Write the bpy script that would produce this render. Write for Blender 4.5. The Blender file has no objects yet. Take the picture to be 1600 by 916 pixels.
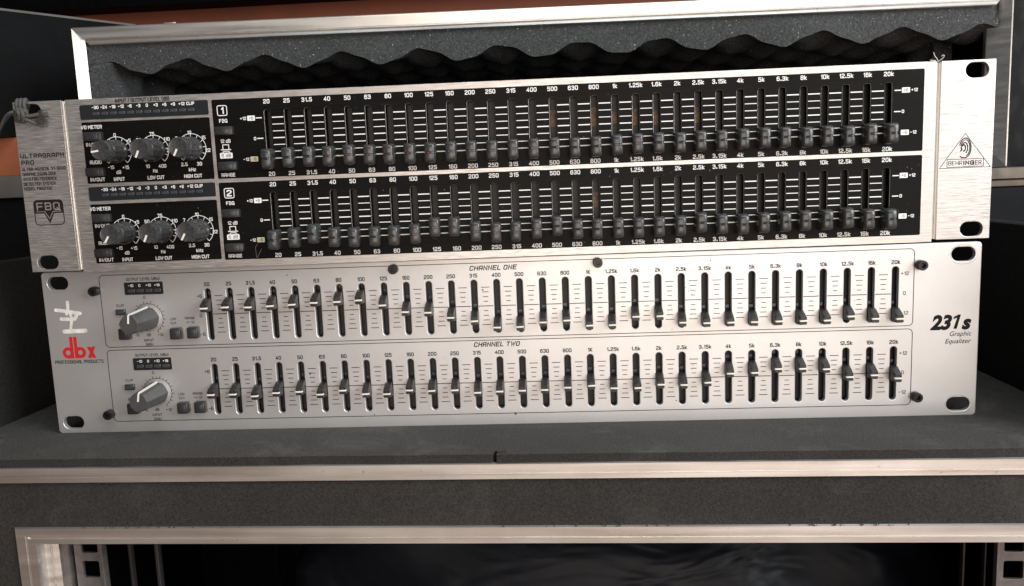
import bpy, bmesh, math, random
from mathutils import Matrix, Vector
random.seed(7)
S = bpy.context.scene
COL = S.collection
MM = 0.001
# ------------------------------------------------------------------ camera
F = 1250.0; YAW, PITCH, ROLL = 0.064233, -0.135855, -0.039337
CAM = Vector((34.794, -406.105, 125.233))            # millimetres; the lower faceplate is the plane y = 0
_R = Matrix.Rotation(YAW, 3, 'Z') @ Matrix.Rotation(PITCH, 3, 'X')
_r0, _f, _u0 = _R.col[0].copy(), _R.col[1].copy(), _R.col[2].copy()
_c, _s = math.cos(ROLL), math.sin(ROLL)
_r = _c*_r0 + _s*_u0; _u = -_s*_r0 + _c*_u0
cd = bpy.data.cameras.new('camera'); cam = bpy.data.objects.new('camera', cd); COL.objects.link(cam)
cd.sensor_width = 36.0; cd.lens = F/1600*36.0; cd.clip_start = 0.01; cd.clip_end = 50
cam.matrix_world = Matrix(((_r.x,_u.x,-_f.x,CAM.x*MM),(_r.y,_u.y,-_f.y,CAM.y*MM),(_r.z,_u.z,-_f.z,CAM.z*MM),(0,0,0,1)))
S.camera = cam
# ------------------------------------------------------------------ light
w = bpy.data.worlds.new('World'); S.world = w; w.use_nodes = True
w.node_tree.nodes['Background'].inputs[0].default_value = (0.95, 0.97, 1.0, 1)
w.node_tree.nodes['Background'].inputs[1].default_value = 0.08
def area(name, loc, target, size, size_y, power, col):
    l = bpy.data.lights.new(name, 'AREA'); l.shape = 'RECTANGLE'; l.size = size; l.size_y = size_y; l.energy = power; l.color = col
    o = bpy.data.objects.new(name, l); COL.objects.link(o); o.location = loc
    o.rotation_euler = (Vector(target)-Vector(loc)).to_track_quat('-Z', 'Y').to_euler()
    return o
area('doorway_light', (1.45, -0.85, 0.72), (0.10, 0, 0.08), 0.9, 1.2, 41, (0.96, 0.985, 1.0))
area('overhead_fill_light', (0.35, -1.0, 1.7), (0.05, 0, 0.05), 1.4, 0.9, 17, (0.93, 0.97, 1.0))  # added overhead fill, brightens the foam floor and the lid's front
area('ground_bounce_light', (0.28, -1.5, 0.05), (0.05, 0, 0.1), 1.1, 0.8, 12.5, (1.0, 0.88, 0.78))
S.view_settings.view_transform = 'Standard'; S.view_settings.look = 'None'
S.view_settings.exposure = 0; S.view_settings.gamma = 1
# ------------------------------------------------------------------ pixel helpers
def ray(x, y): return _f + _r*((x-800)/F) + _u*((458-y)/F)
def aty(x, y, Y): d = ray(x, y); return CAM + d*((Y-CAM.y)/d.y)
def atz(x, y, Z): d = ray(x, y); return CAM + d*((Z-CAM.z)/d.z)
BO = Vector((3.585, -5.364, 89.53)); BYAW = 0.025133; BH = 85.78      # upper unit: origin bottom centre of its plate
_Bi = Matrix.Rotation(-BYAW, 3, 'Z')
def pd(x, y, p=0.0):
    P = aty(x, y, -p); return (P.x, P.z)
def pb(x, y, p=0.0):
    o = _Bi @ (CAM-BO); d = _Bi @ ray(x, y); P = o + d*((-p-o.y)/d.y); return (P.x, P.z)
# ------------------------------------------------------------------ materials
def newmat(name):
    m = bpy.data.materials.new(name); m.use_nodes = True
    return m, m.node_tree, m.node_tree.nodes['Principled BSDF']
def N(nt, t, **kw):
    n = nt.nodes.new(t)
    for k, v in kw.items():
        if k in n.inputs: n.inputs[k].default_value = v
        else: setattr(n, k, v)
    return n
def L(nt, a, b): nt.links.new(a, b)
def coords(nt, scale=(1,1,1), rot=(0,0,0)):
    tc = N(nt, 'ShaderNodeTexCoord'); mp = N(nt, 'ShaderNodeMapping'); L(nt, tc.outputs['Object'], mp.inputs['Vector'])
    mp.inputs['Scale'].default_value = scale; mp.inputs['Rotation'].default_value = rot
    return mp.outputs['Vector']
def ramp(nt, src, stops):
    r = N(nt, 'ShaderNodeValToRGB'); L(nt, src, r.inputs['Fac'])
    e = r.color_ramp.elements
    while len(e) < len(stops): e.new(0.5)
    for k, (p, c) in enumerate(stops):
        e[k].position = p; e[k].color = (c if len(c) == 4 else (*c, 1))
    return r.outputs['Color']
def g(v): return (v, v, v)
def bump(nt, b, src, strength, dist):
    bp = N(nt, 'ShaderNodeBump', Strength=strength, Distance=dist); L(nt, src, bp.inputs['Height']); L(nt, bp.outputs['Normal'], b.inputs['Normal'])
    return bp
def mix(nt, fac, a, b, mode='MIX'):
    m = N(nt, 'ShaderNodeMix', data_type='RGBA', blend_type=mode)
    if isinstance(fac, (int, float)): m.inputs[0].default_value = fac
    else: L(nt, fac, m.inputs[0])
    for s, v in ((6, a), (7, b)):
        if isinstance(v, tuple): m.inputs[s].default_value = (*v, 1) if len(v) == 3 else v
        else: L(nt, v, m.inputs[s])
    return m.outputs[2]
def simple(name, col, rough, metal=0.0, var=0.0, scale=300, bmp=0.0):
    m, nt, b = newmat(name)
    b.inputs['Base Color'].default_value = (*col, 1); b.inputs['Roughness'].default_value = rough; b.inputs['Metallic'].default_value = metal
    if var or bmp:
        n = N(nt, 'ShaderNodeTexNoise', Scale=scale, Detail=6.0); L(nt, coords(nt), n.inputs['Vector'])
        if var:
            lo = tuple(c*(1-var) for c in col); hi = tuple(min(1, c*(1+var)) for c in col)
            L(nt, ramp(nt, n.outputs['Fac'], [(0.3, lo), (0.7, hi)]), b.inputs['Base Color'])
        if bmp: bump(nt, b, n.outputs['Fac'], bmp, 0.0005)
    return m
def dull(*a, **k):
    m = simple(*a, **k); m.node_tree.nodes['Principled BSDF'].inputs['Specular IOR Level'].default_value = 0.06; return m
def m_paint():
    m, nt, b = newmat('silver_paint')
    b.inputs['Metallic'].default_value = 0.72; b.inputs['Roughness'].default_value = 0.40
    n = N(nt, 'ShaderNodeTexNoise', Scale=28.0, Detail=5.0, Roughness=0.6); L(nt, coords(nt), n.inputs['Vector'])
    c1 = ramp(nt, n.outputs['Fac'], [(0.3, (0.585, 0.58, 0.572)), (0.7, (0.645, 0.645, 0.645))])
    sp = N(nt, 'ShaderNodeTexNoise', Scale=420.0, Detail=2.0); L(nt, coords(nt), sp.inputs['Vector'])
    s1 = ramp(nt, sp.outputs['Fac'], [(0.735, g(0)), (0.77, g(1))])
    big = N(nt, 'ShaderNodeTexNoise', Scale=35.0, Detail=2.0); L(nt, coords(nt), big.inputs['Vector'])
    s2 = ramp(nt, big.outputs['Fac'], [(0.52, g(0)), (0.62, g(1))])
    spots = N(nt, 'ShaderNodeMath', operation='MULTIPLY'); L(nt, s1, spots.inputs[0]); L(nt, s2, spots.inputs[1])
    L(nt, mix(nt, spots.outputs[0], c1, (0.14, 0.10, 0.07)), b.inputs['Base Color'])
    f = N(nt, 'ShaderNodeTexNoise', Scale=1800.0, Detail=2.0); L(nt, coords(nt), f.inputs['Vector'])
    bump(nt, b, f.outputs['Fac'], 0.12, 0.0002)
    return m
def m_brushed(name, lo, hi, metal, rough, hs=3200.0, ls=22.0, bs=0.25):
    m, nt, b = newmat(name)
    b.inputs['Metallic'].default_value = metal
    n = N(nt, 'ShaderNodeTexNoise', Scale=1.0, Detail=3.0, Roughness=0.7); L(nt, coords(nt, (ls, ls, hs)), n.inputs['Vector'])
    n2 = N(nt, 'ShaderNodeTexNoise', Scale=1.0, Detail=2.0); L(nt, coords(nt, (ls*4, ls, hs*0.55)), n2.inputs['Vector'])
    L(nt, ramp(nt, n.outputs['Fac'], [(0.36, lo), (0.62, hi)]), b.inputs['Base Color'])
    L(nt, ramp(nt, n2.outputs['Fac'], [(0.36, g(rough*0.72)), (0.66, g(rough*1.25))]), b.inputs['Roughness'])
    bump(nt, b, n2.outputs['Fac'], bs, 0.0003)
    return m
def m_blackpanel():
    m, nt, b = newmat('black_anodised_panel')
    n = N(nt, 'ShaderNodeTexNoise', Scale=1.0, Detail=3.0); L(nt, coords(nt, (15, 15, 2400)), n.inputs['Vector'])
    sp = N(nt, 'ShaderNodeTexNoise', Scale=900.0, Detail=1.0); L(nt, coords(nt), sp.inputs['Vector'])
    base = ramp(nt, n.outputs['Fac'], [(0.35, (0.003, 0.0028, 0.0027)), (0.75, (0.008, 0.0075, 0.007))])
    dust = ramp(nt, sp.outputs['Fac'], [(0.76, g(0)), (0.80, g(1))])
    L(nt, mix(nt, dust, base, (0.22, 0.21, 0.2)), b.inputs['Base Color'])
    b.inputs['Roughness'].default_value = 0.42; b.inputs['Metallic'].default_value = 0.0; b.inputs['Specular IOR Level'].default_value = 0.09
    bump(nt, b, n.outputs['Fac'], 0.15, 0.0002)
    return m
def m_foam(name, lo, hi, scale, bs, dust=0.0, rough=0.95, wear=0.0):
    m, nt, b = newmat(name)
    v = coords(nt)
    n = N(nt, 'ShaderNodeTexNoise', Scale=scale, Detail=4.0, Roughness=0.65); L(nt, v, n.inputs['Vector'])
    bg = N(nt, 'ShaderNodeTexNoise', Scale=14.0, Detail=5.0, Roughness=0.6); L(nt, v, bg.inputs['Vector'])
    c = ramp(nt, n.outputs['Fac'], [(0.3, lo), (0.72, hi)])
    c = mix(nt, 0.55, c, ramp(nt, bg.outputs['Fac'], [(0.35, g(0.72)), (0.7, g(1.25))]), 'MULTIPLY')
    if dust:
        sp = N(nt, 'ShaderNodeTexNoise', Scale=scale*1.15, Detail=1.0); L(nt, v, sp.inputs['Vector'])
        c = mix(nt, ramp(nt, sp.outputs['Fac'], [(0.70, g(0)), (0.78, g(1))]), c, (dust, dust, dust*1.02))
    if wear:
        sm_ = N(nt, 'ShaderNodeTexNoise', Scale=22.0, Detail=6.0, Roughness=0.72, Distortion=0.6); L(nt, v, sm_.inputs['Vector'])
        c = mix(nt, ramp(nt, sm_.outputs['Fac'], [(0.54, g(0)), (0.72, g(wear))]), c, (0.17, 0.165, 0.155))
        for rz, th in ((0.55, 0.705), (-0.9, 0.71)):
            sc_ = N(nt, 'ShaderNodeTexNoise', Scale=1.0, Detail=2.0); L(nt, coords(nt, (14, 420, 420), (0, 0, rz)), sc_.inputs['Vector'])
            c = mix(nt, ramp(nt, sc_.outputs['Fac'], [(th, g(0)), (th+0.03, g(wear*0.5))]), c, (0.16, 0.155, 0.15))
    L(nt, c, b.inputs['Base Color']); b.inputs['Roughness'].default_value = rough; b.inputs['Specular IOR Level'].default_value = 0.2
    bump(nt, b, n.outputs['Fac'], bs, 0.0008)
    return m
M = {}
M['paint'] = m_paint()
M['brushed'] = m_brushed('brushed_aluminium', (0.44, 0.415, 0.395), (0.66, 0.63, 0.61), 0.85, 0.40, 4600.0, 34.0, 0.2)
def m_trim():
    m, nt, b = newmat('aluminium_edging'); v = coords(nt); b.inputs['Metallic'].default_value = 0.96
    n = N(nt, 'ShaderNodeTexNoise', Scale=60.0, Detail=5.0); L(nt, v, n.inputs['Vector'])
    c = ramp(nt, n.outputs['Fac'], [(0.3, (0.78, 0.76, 0.725)), (0.7, (0.85, 0.83, 0.80))])
    d = N(nt, 'ShaderNodeTexNoise', Scale=330.0, Detail=3.0); L(nt, v, d.inputs['Vector'])
    c = mix(nt, ramp(nt, d.outputs['Fac'], [(0.70, g(0)), (0.78, g(0.75))]), c, (0.30, 0.25, 0.20))
    L(nt, c, b.inputs['Base Color'])
    r = N(nt, 'ShaderNodeTexNoise', Scale=1.0, Detail=4.0); L(nt, coords(nt, (9, 60, 260)), r.inputs['Vector'])
    L(nt, ramp(nt, r.outputs['Fac'], [(0.3, g(0.26)), (0.7, g(0.44))]), b.inputs['Roughness'])
    bump(nt, b, n.outputs['Fac'], 0.1, 0.0006); return m
M['trim'] = m_trim()
M['black'] = m_blackpanel()
M['ledpanel'] = simple('smoked_meter_window', (0.018, 0.02, 0.023), 0.18)
M['led'] = simple('unlit_level_light', (0.05, 0.05, 0.052), 0.25)
M['cap'] = simple('dark_grey_plastic', (0.044, 0.045, 0.046), 0.27, var=0.35, scale=700, bmp=0.08)
M['lever'] = simple('black_lever_plastic', (0.019, 0.018, 0.0175), 0.40, var=0.5, scale=900, bmp=0.1)
M['knobgrey'] = simple('grey_knob_plastic', (0.055, 0.056, 0.056), 0.42, var=0.12, scale=400, bmp=0.05)
M['button'] = simple('dark_button_plastic', (0.028, 0.028, 0.030), 0.30, var=0.2, scale=600)
M['white'] = simple('white_print', (0.80, 0.79, 0.77), 0.6)
M['ivory'] = simple('yellowed_print', (0.62, 0.58, 0.40), 0.6)
M['line'] = simple('white_indicator', (0.74, 0.71, 0.63), 0.45)
M['ink'] = dull('dark_print', (0.016, 0.015, 0.015), 0.6)
M['red'] = simple('red_print', (0.52, 0.012, 0.016), 0.5)
M['ledred'] = simple('dark_red_lens', (0.055, 0.006, 0.007), 0.3)
M['void'] = simple('dark_interior', (0.006, 0.006, 0.006), 0.8)
M['chassis'] = simple('dark_steel', (0.03, 0.03, 0.031), 0.5, 0.4)
M['screw'] = simple('black_oxide_steel', (0.03, 0.029, 0.028), 0.35, 0.6, 0.3, 900)
M['skirt'] = simple('silver_skirt', (0.34, 0.33, 0.32), 0.5, 0.35)
M['chalk'] = simple('white_paint_marker', (0.66, 0.635, 0.59), 0.75, 0, 0.22, 260, 0.3)
M['foamfloor'] = m_foam('grey_foam_sheet', (0.040, 0.038, 0.036), (0.085, 0.082, 0.078), 900.0, 0.30, 0.16, wear=0.38)
M['foampanel'] = m_foam('dark_foam_panel', (0.016, 0.0148, 0.0138), (0.046, 0.0425, 0.0395), 1100.0, 0.45, 0.0, wear=0.10)
M['sidefoam'] = m_foam('black_side_foam', (0.010, 0.010, 0.010), (0.026, 0.025, 0.024), 900.0, 0.3)
M['eggfoam'] = m_foam('black_egg_crate_foam', (0.028, 0.029, 0.030), (0.085, 0.087, 0.089), 600.0, 0.6, 0.40)
M['blackwall'] = dull('black_laminate', (0.0032, 0.0034, 0.004), 0.55, 0, 0.3, 60)
M['rail'] = simple('dark_zinc_rail', (0.18, 0.165, 0.16), 0.45, 0.6, 0.2, 200)
M['strip'] = simple('dark_steel_strip', (0.07, 0.065, 0.065), 0.5, 0.5)
M['plastic'] = dull('black_polythene', (0.004, 0.005, 0.008), 0.40, 0, 0.3, 26, 0); M['plastic'].node_tree.nodes['Principled BSDF'].inputs['Specular IOR Level'].default_value = 0.14
bp_ = M['plastic'].node_tree; wn_ = N(bp_, 'ShaderNodeTexNoise', Scale=11.0, Detail=2.0, Distortion=1.6); L(bp_, coords(bp_, (1, 1, 2.2)), wn_.inputs['Vector']); bump(bp_, bp_.nodes['Principled BSDF'], wn_.outputs['Fac'], 0.3, 0.012)
M['wood'] = simple('worn_pale_wood', (0.115, 0.09, 0.07), 0.7, 0, 0.35, 80, 0.3)
M['orange'] = simple('orange_brown_board', (0.30, 0.085, 0.035), 0.6, 0, 0.12, 30)
M['wall'] = simple('brown_painted_wall', (0.20, 0.052, 0.022), 0.7, 0, 0.1, 12)
M['greyboard'] = simple('grey_board', (0.085, 0.078, 0.072), 0.6, 0, 0.15, 60)
M['cord'] = simple('charcoal_cord', (0.075, 0.073, 0.068), 0.9, 0, 0.6, 1600, 0.8)
M['rubber'] = simple('black_rubber', (0.02, 0.02, 0.02), 0.8)
M['floor'] = simple('brown_floor', (0.20, 0.13, 0.095), 0.8, 0, 0.2, 6)
def m_track(name, rust):
    m, nt, b = newmat(name)
    n = N(nt, 'ShaderNodeTexNoise', Scale=700.0, Detail=4.0); L(nt, coords(nt), n.inputs['Vector'])
    if rust: st = [(0.40, (0.025, 0.024, 0.022)), (0.52, (0.16, 0.075, 0.012)), (0.70, (0.26, 0.14, 0.035))]
    else: st = [(0.35, (0.005, 0.005, 0.0055)), (0.7, (0.010, 0.010, 0.0105))]
    L(nt, ramp(nt, n.outputs['Fac'], st), b.inputs['Base Color']); b.inputs['Roughness'].default_value = 0.5
    return m
M['track'] = m_track('dark_slider_track', 0); M['rust'] = m_track('rusty_slider_track', 1)
# ------------------------------------------------------------------ mesh helpers (millimetres in, metres out)
def smooth(me, ang=0.6):
    for p in me.polygons: p.use_smooth = True
    me.set_sharp_from_angle(angle=ang)
def link(name, me, mat=None, parent=None, loc=None, rot=None):
    if mat is not None and not me.materials: me.materials.append(M[mat])
    o = bpy.data.objects.new(name, me); COL.objects.link(o)
    if parent is not None: o.parent = parent
    if loc is not None: o.location = Vector(loc)*MM
    if rot is not None: o.rotation_euler = rot
    return o
def pyd(name, V, Fc, ang=None):
    me = bpy.data.meshes.new(name); me.from_pydata([(x*MM, y*MM, z*MM) for x, y, z in V], [], Fc)
    bm = bmesh.new(); bm.from_mesh(me); bmesh.ops.recalc_face_normals(bm, faces=bm.faces); bm.to_mesh(me); bm.free()
    if ang: smooth(me, ang)
    me.update(); return me
def boxm(name, x0, x1, y0, y1, z0, z1, r=0.0, seg=2):
    bm = bmesh.new(); bmesh.ops.create_cube(bm, size=1.0)
    for v in bm.verts:
        v.co = Vector(((x0+x1)/2+v.co.x*(x1-x0), (y0+y1)/2+v.co.y*(y1-y0), (z0+z1)/2+v.co.z*(z1-z0)))*MM
    if r > 0: bmesh.ops.bevel(bm, geom=list(bm.edges), offset=r*MM, segments=seg, affect='EDGES', profile=0.5)
    me = bpy.data.meshes.new(name); bm.to_mesh(me); bm.free()
    if r > 0: smooth(me, 0.7)
    return me
def prism(name, ring0, ring1, ang=None):            # two equal rings of (x,y,z)
    n = len(ring0); V = list(ring0)+list(ring1)
    Fc = [(i, (i+1) % n, n+(i+1) % n, n+i) for i in range(n)]+[tuple(range(n)), tuple(range(2*n-1, n-1, -1))]
    return pyd(name, V, Fc, ang)
def loft(name, rings, caps=True, ang=0.6):
    n = len(rings[0]); V = [p for r in rings for p in r]; Fc = []
    for k in range(len(rings)-1):
        a, b = k*n, (k+1)*n
        Fc += [(a+i, a+(i+1) % n, b+(i+1) % n, b+i) for i in range(n)]
    if caps: Fc += [tuple(range(n)), tuple(range(len(V)-1, len(V)-n-1, -1))]
    return pyd(name, V, Fc, ang)
def rrect(x0, x1, z0, z1, r, seg=4):
    P = []
    for cx, cz, a0 in ((x1-r, z1-r, 0), (x0+r, z1-r, 90), (x0+r, z0+r, 180), (x1-r, z0+r, 270)):
        for k in range(seg+1):
            a = math.radians(a0+90*k/seg); P.append((cx+r*math.cos(a), cz+r*math.sin(a)))
    return P
def stadium(cx, z0, z1, w, seg=6): return rrect(cx-w/2, cx+w/2, z0, z1, w/2*0.98, seg)
def shape2d(name, loops, y0, y1, bev=0.0, bres=2):
    cu = bpy.data.curves.new(name, 'CURVE'); cu.dimensions = '2D'; cu.fill_mode = 'BOTH'
    cu.extrude = (y1-y0)/2-bev; cu.bevel_depth = bev; cu.bevel_resolution = bres; cu.offset = -bev
    for lp in loops:
        s = cu.splines.new('POLY'); s.points.add(len(lp)-1); s.use_cyclic_u = True
        for p, (x, z) in zip(s.points, lp): p.co = (x, z, 0, 1)
    o = bpy.data.objects.new(name, cu); COL.objects.link(o)
    dg = bpy.context.evaluated_depsgraph_get(); me = bpy.data.meshes.new_from_object(o.evaluated_get(dg))
    bpy.data.objects.remove(o); bpy.data.curves.remove(cu)
    yc = (y0+y1)/2
    for v in me.vertices: v.co = Vector((v.co.x, yc-v.co.z, v.co.y))*MM
    me.materials.clear()
    bm = bmesh.new(); bm.from_mesh(me); bmesh.ops.remove_doubles(bm, verts=bm.verts, dist=1e-7); bmesh.ops.recalc_face_normals(bm, faces=bm.faces); bm.to_mesh(me); bm.free()
    smooth(me, 0.5); me.name = name
    for p in me.polygons:
        if abs(p.normal.y) > 0.999: p.use_smooth = False
    return me
def sheet(name, loops, y):                             # flat filled outline facing the viewer
    cu = bpy.data.curves.new(name, 'CURVE'); cu.dimensions = '2D'; cu.fill_mode = 'BOTH'
    for lp in loops:
        s = cu.splines.new('POLY'); s.points.add(len(lp)-1); s.use_cyclic_u = True
        for p, (x, z) in zip(s.points, lp): p.co = (x, z, 0, 1)
    o = bpy.data.objects.new(name, cu); COL.objects.link(o)
    dg = bpy.context.evaluated_depsgraph_get(); me = bpy.data.meshes.new_from_object(o.evaluated_get(dg))
    bpy.data.objects.remove(o); bpy.data.curves.remove(cu)
    for v in me.vertices: v.co = Vector((v.co.x, y-v.co.z, v.co.y))*MM
    me.materials.clear(); return me
def flat(name, polys, y):                              # list of simple convex (x,z) polygons, one mesh
    V = []; Fc = []
    for p in polys:
        Fc.append(tuple(range(len(V), len(V)+len(p)))); V += [(x, y, z) for x, z in p]
    return pyd(name, V, Fc)
def seg2(a, b, t):                                     # a stroke of width t as a quad
    dx, dz = b[0]-a[0], b[1]-a[1]; l = math.hypot(dx, dz) or 1; nx, nz = -dz/l*t/2, dx/l*t/2
    return [(a[0]+nx, a[1]+nz), (a[0]-nx, a[1]-nz), (b[0]-nx, b[1]-nz), (b[0]+nx, b[1]+nz)]
def stroke(pts, t, closed=False):
    pp = pts+[pts[0]] if closed else pts
    return [seg2(pp[i], pp[i+1], t) for i in range(len(pp)-1)]
def tube(name, pts, r, n=8, closed=False, rf=None):
    P = [Vector(p) for p in pts]; rings = []; m = len(P); up = Vector((0.13, 0.31, 0.94))
    for i, p in enumerate(P):
        t = (P[(i+1) % m]-P[i-1]) if closed else (P[min(i+1, m-1)]-P[max(i-1, 0)])
        t.normalize(); a = t.cross(up); a.normalize(); b = t.cross(a)
        rr = r*(rf(i/(m-1)) if rf else 1)
        rings.append([tuple(p+(a*math.cos(2*math.pi*k/n)+b*math.sin(2*math.pi*k/n))*rr) for k in range(n)])
    if closed: rings.append(rings[0])
    me = loft(name, rings, not closed, 1.2); return me
def spline(pts, sub=6):
    P = [Vector(p) for p in pts]; out = []
    for i in range(len(P)-1):
        p0, p1, p2, p3 = P[max(i-1, 0)], P[i], P[i+1], P[min(i+2, len(P)-1)]
        for k in range(sub):
            t = k/sub; out.append(0.5*((2*p1)+(p2-p0)*t+(2*p0-5*p1+4*p2-p3)*t*t+(3*p1-p0-3*p2+p3)*t**3))
    out.append(P[-1]); return [tuple(p) for p in out]
_tc = {}
def text_mesh(s, cap, al='CENTER', bold=0.0, shear=0.0, wid=None, xs=1.0, y=0.0):
    key = (s, cap, al, bold, shear, wid, xs, y)
    if key in _tc: return _tc[key]
    def mk(t):
        cu = bpy.data.curves.new('t', 'FONT'); cu.body = t; cu.size = 10; cu.resolution_u = 3; cu.offset = bold; cu.shear = shear; cu.align_x = 'LEFT'
        o = bpy.data.objects.new('t', cu); COL.objects.link(o)
        dg = bpy.context.evaluated_depsgraph_get(); me = bpy.data.meshes.new_from_object(o.evaluated_get(dg))
        bpy.data.objects.remove(o); bpy.data.curves.remove(cu); return me
    if 'H' not in _tc:
        h = mk('H'); _tc['H'] = max(v.co.y for v in h.vertices)
    me = mk(s); k = cap/_tc['H']
    x0 = min(v.co.x for v in me.vertices); x1 = max(v.co.x for v in me.vertices)
    kx = k*xs if wid is None else wid/(x1-x0)
    sh = {'CENTER': (x0+x1)/2, 'LEFT': x0, 'RIGHT': x1}[al]
    for v in me.vertices: v.co = Vector(((v.co.x-sh)*kx, y, v.co.y*k-cap/2))*MM
    me.materials.clear(); _tc[key] = me; return me
# a plain squared stroke alphabet for the panel print: polylines on a 4 x 6 grid
GL = {
'0': ['0.8,0 3.2,0 4,0.8 4,5.2 3.2,6 0.8,6 0,5.2 0,0.8 c'], '1': ['0.9,4.7 2.2,6 2.2,0'], '2': ['0,5 0,5.3 0.8,6 3.2,6 4,5.2 4,4 3.4,3.3 0.4,1.6 0,1 0,0 4,0'],
'3': ['0,5.2 0.8,6 3.2,6 4,5.2 4,3.9 3.3,3.1 1.4,3.1', '3.3,3.1 4,2.3 4,0.8 3.2,0 0.8,0 0,0.8'], '4': ['3,0 3,6 0,1.7 4.2,1.7'], '5': ['3.9,6 0.2,6 0.2,3.5 3.2,3.5 4,2.7 4,0.8 3.2,0 0.8,0 0,0.8'],
'6': ['3.8,5.4 3.2,6 0.8,6 0,5.2 0,0.8 0.8,0 3.2,0 4,0.8 4,2.7 3.2,3.5 0,3.5'], '7': ['0,6 4,6 4,5.2 1.4,0'], '8': ['0.8,0 3.2,0 4,0.8 4,2.4 3.2,3.1 4,3.8 4,5.2 3.2,6 0.8,6 0,5.2 0,3.8 0.8,3.1 0,2.4 0,0.8 c', '0.8,3.1 3.2,3.1'],
'9': ['0.2,0.6 0.8,0 3.2,0 4,0.8 4,5.2 3.2,6 0.8,6 0,5.2 0,3.4 0.8,2.6 4,2.6'], '.': ['0,0.15 0.9,0.15', '0,0.75 0.9,0.75'], '+': ['0.3,3 3.3,3', '1.8,1.5 1.8,4.5'], '-': ['0.3,3 2.9,3'], '/': ['0,0 2.2,6'],
'(': ['1,-0.6 0,0.6 0,5.4 1,6.6'], ')': ['0,-0.6 1,0.6 1,5.4 0,6.6'], ' ': [],
'A': ['0,0 0,5.2 0.8,6 3.2,6 4,5.2 4,0', '0,2.4 4,2.4'], 'B': ['0,0 0,6 3.2,6 4,5.2 4,3.8 3.3,3.1 0,3.1', '3.3,3.1 4,2.4 4,0.8 3.2,0 0,0'], 'C': ['4,4.9 4,5.2 3.2,6 0.8,6 0,5.2 0,0.8 0.8,0 3.2,0 4,0.8 4,1.1'],
'D': ['0,0 0,6 3,6 4,5 4,1 3,0 c'], 'E': ['4,0 0,0 0,6 4,6', '0,3.1 3.4,3.1'], 'F': ['0,0 0,6 4,6', '0,3.0 3.4,3.0'], 'G': ['4,5 4,5.2 3.2,6 0.8,6 0,5.2 0,0.8 0.8,0 4,0 4,3 2.2,3'], 'H': ['0,0 0,6', '4,0 4,6', '0,3.1 4,3.1'],
'I': ['0,0 0,6'], 'J': ['4,6 4,0.8 3.2,0 0.8,0 0,0.8'], 'K': ['0,0 0,6', '4,6 0.6,3.1 4,0'], 'L': ['0,6 0,0 3.6,0'], 'M': ['0,0 0,6 2.4,2.4 4.8,6 4.8,0'], 'N': ['0,0 0,6 4,0 4,6'], 'O': ['0.8,0 3.2,0 4,0.8 4,5.2 3.2,6 0.8,6 0,5.2 0,0.8 c'],
'P': ['0,0 0,6 3.2,6 4,5.2 4,3.4 3.2,2.6 0,2.6'], 'Q': ['0.8,0 3.2,0 4,0.8 4,5.2 3.2,6 0.8,6 0,5.2 0,0.8 c', '2.4,1.6 4.3,-0.5'], 'R': ['0,0 0,6 3.2,6 4,5.2 4,3.5 3.2,2.7 0,2.7', '2.2,2.7 4,0'], 'S': ['4,5.2 3.2,6 0.8,6 0,5.2 0,3.9 0.8,3.1 3.2,3.1 4,2.3 4,0.8 3.2,0 0.8,0 0,0.8'],
'T': ['0,6 4.2,6', '2.1,6 2.1,0'], 'U': ['0,6 0,0.8 0.8,0 3.2,0 4,0.8 4,6'], 'V': ['0,6 2.1,0 4.2,6'], 'W': ['0,6 1.3,0 2.7,5 4.1,0 5.4,6'], 'X': ['0,0 4,6', '0,6 4,0'], 'Y': ['0,6 2.1,3 4.2,6', '2.1,3 2.1,0'], 'Z': ['0,6 4,6 0,0 4,0'],
'k': ['0,0 0,6', '3.2,4.1 0.5,2.1 3.4,0'], 'd': ['3.4,6 3.4,0 0.7,0 0,0.7 0,3.5 0.7,4.2 3.4,4.2'], 'u': ['0,4.2 0,0.7 0.7,0 3.4,0', '3.4,4.2 3.4,0'], 'z': ['0,4.2 3.2,4.2 0,0 3.2,0'],
}
def strip(P, t, closed):
    n = len(P); L_, R2 = [], []
    for i in range(n):
        a = P[i-1] if (closed or i > 0) else None; b = P[(i+1) % n] if (closed or i < n-1) else None
        def nrm(u, v):
            dx, dz = v[0]-u[0], v[1]-u[1]; l = math.hypot(dx, dz) or 1; return (-dz/l, dx/l)
        if a is None: m_ = nrm(P[i], b); k = 1
        elif b is None: m_ = nrm(a, P[i]); k = 1
        else:
            n1, n2 = nrm(a, P[i]), nrm(P[i], b); mx, mz = n1[0]+n2[0], n1[1]+n2[1]; l = math.hypot(mx, mz) or 1; m_ = (mx/l, mz/l); k = min(1/max(0.3, m_[0]*n1[0]+m_[1]*n1[1]), 2.2)
        L_.append((P[i][0]+m_[0]*k*t/2, P[i][1]+m_[1]*k*t/2)); R2.append((P[i][0]-m_[0]*k*t/2, P[i][1]-m_[1]*k*t/2))
    return [[L_[i], L_[(i+1) % n], R2[(i+1) % n], R2[i]] for i in range(n if closed else n-1)]
_sf = {}
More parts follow.
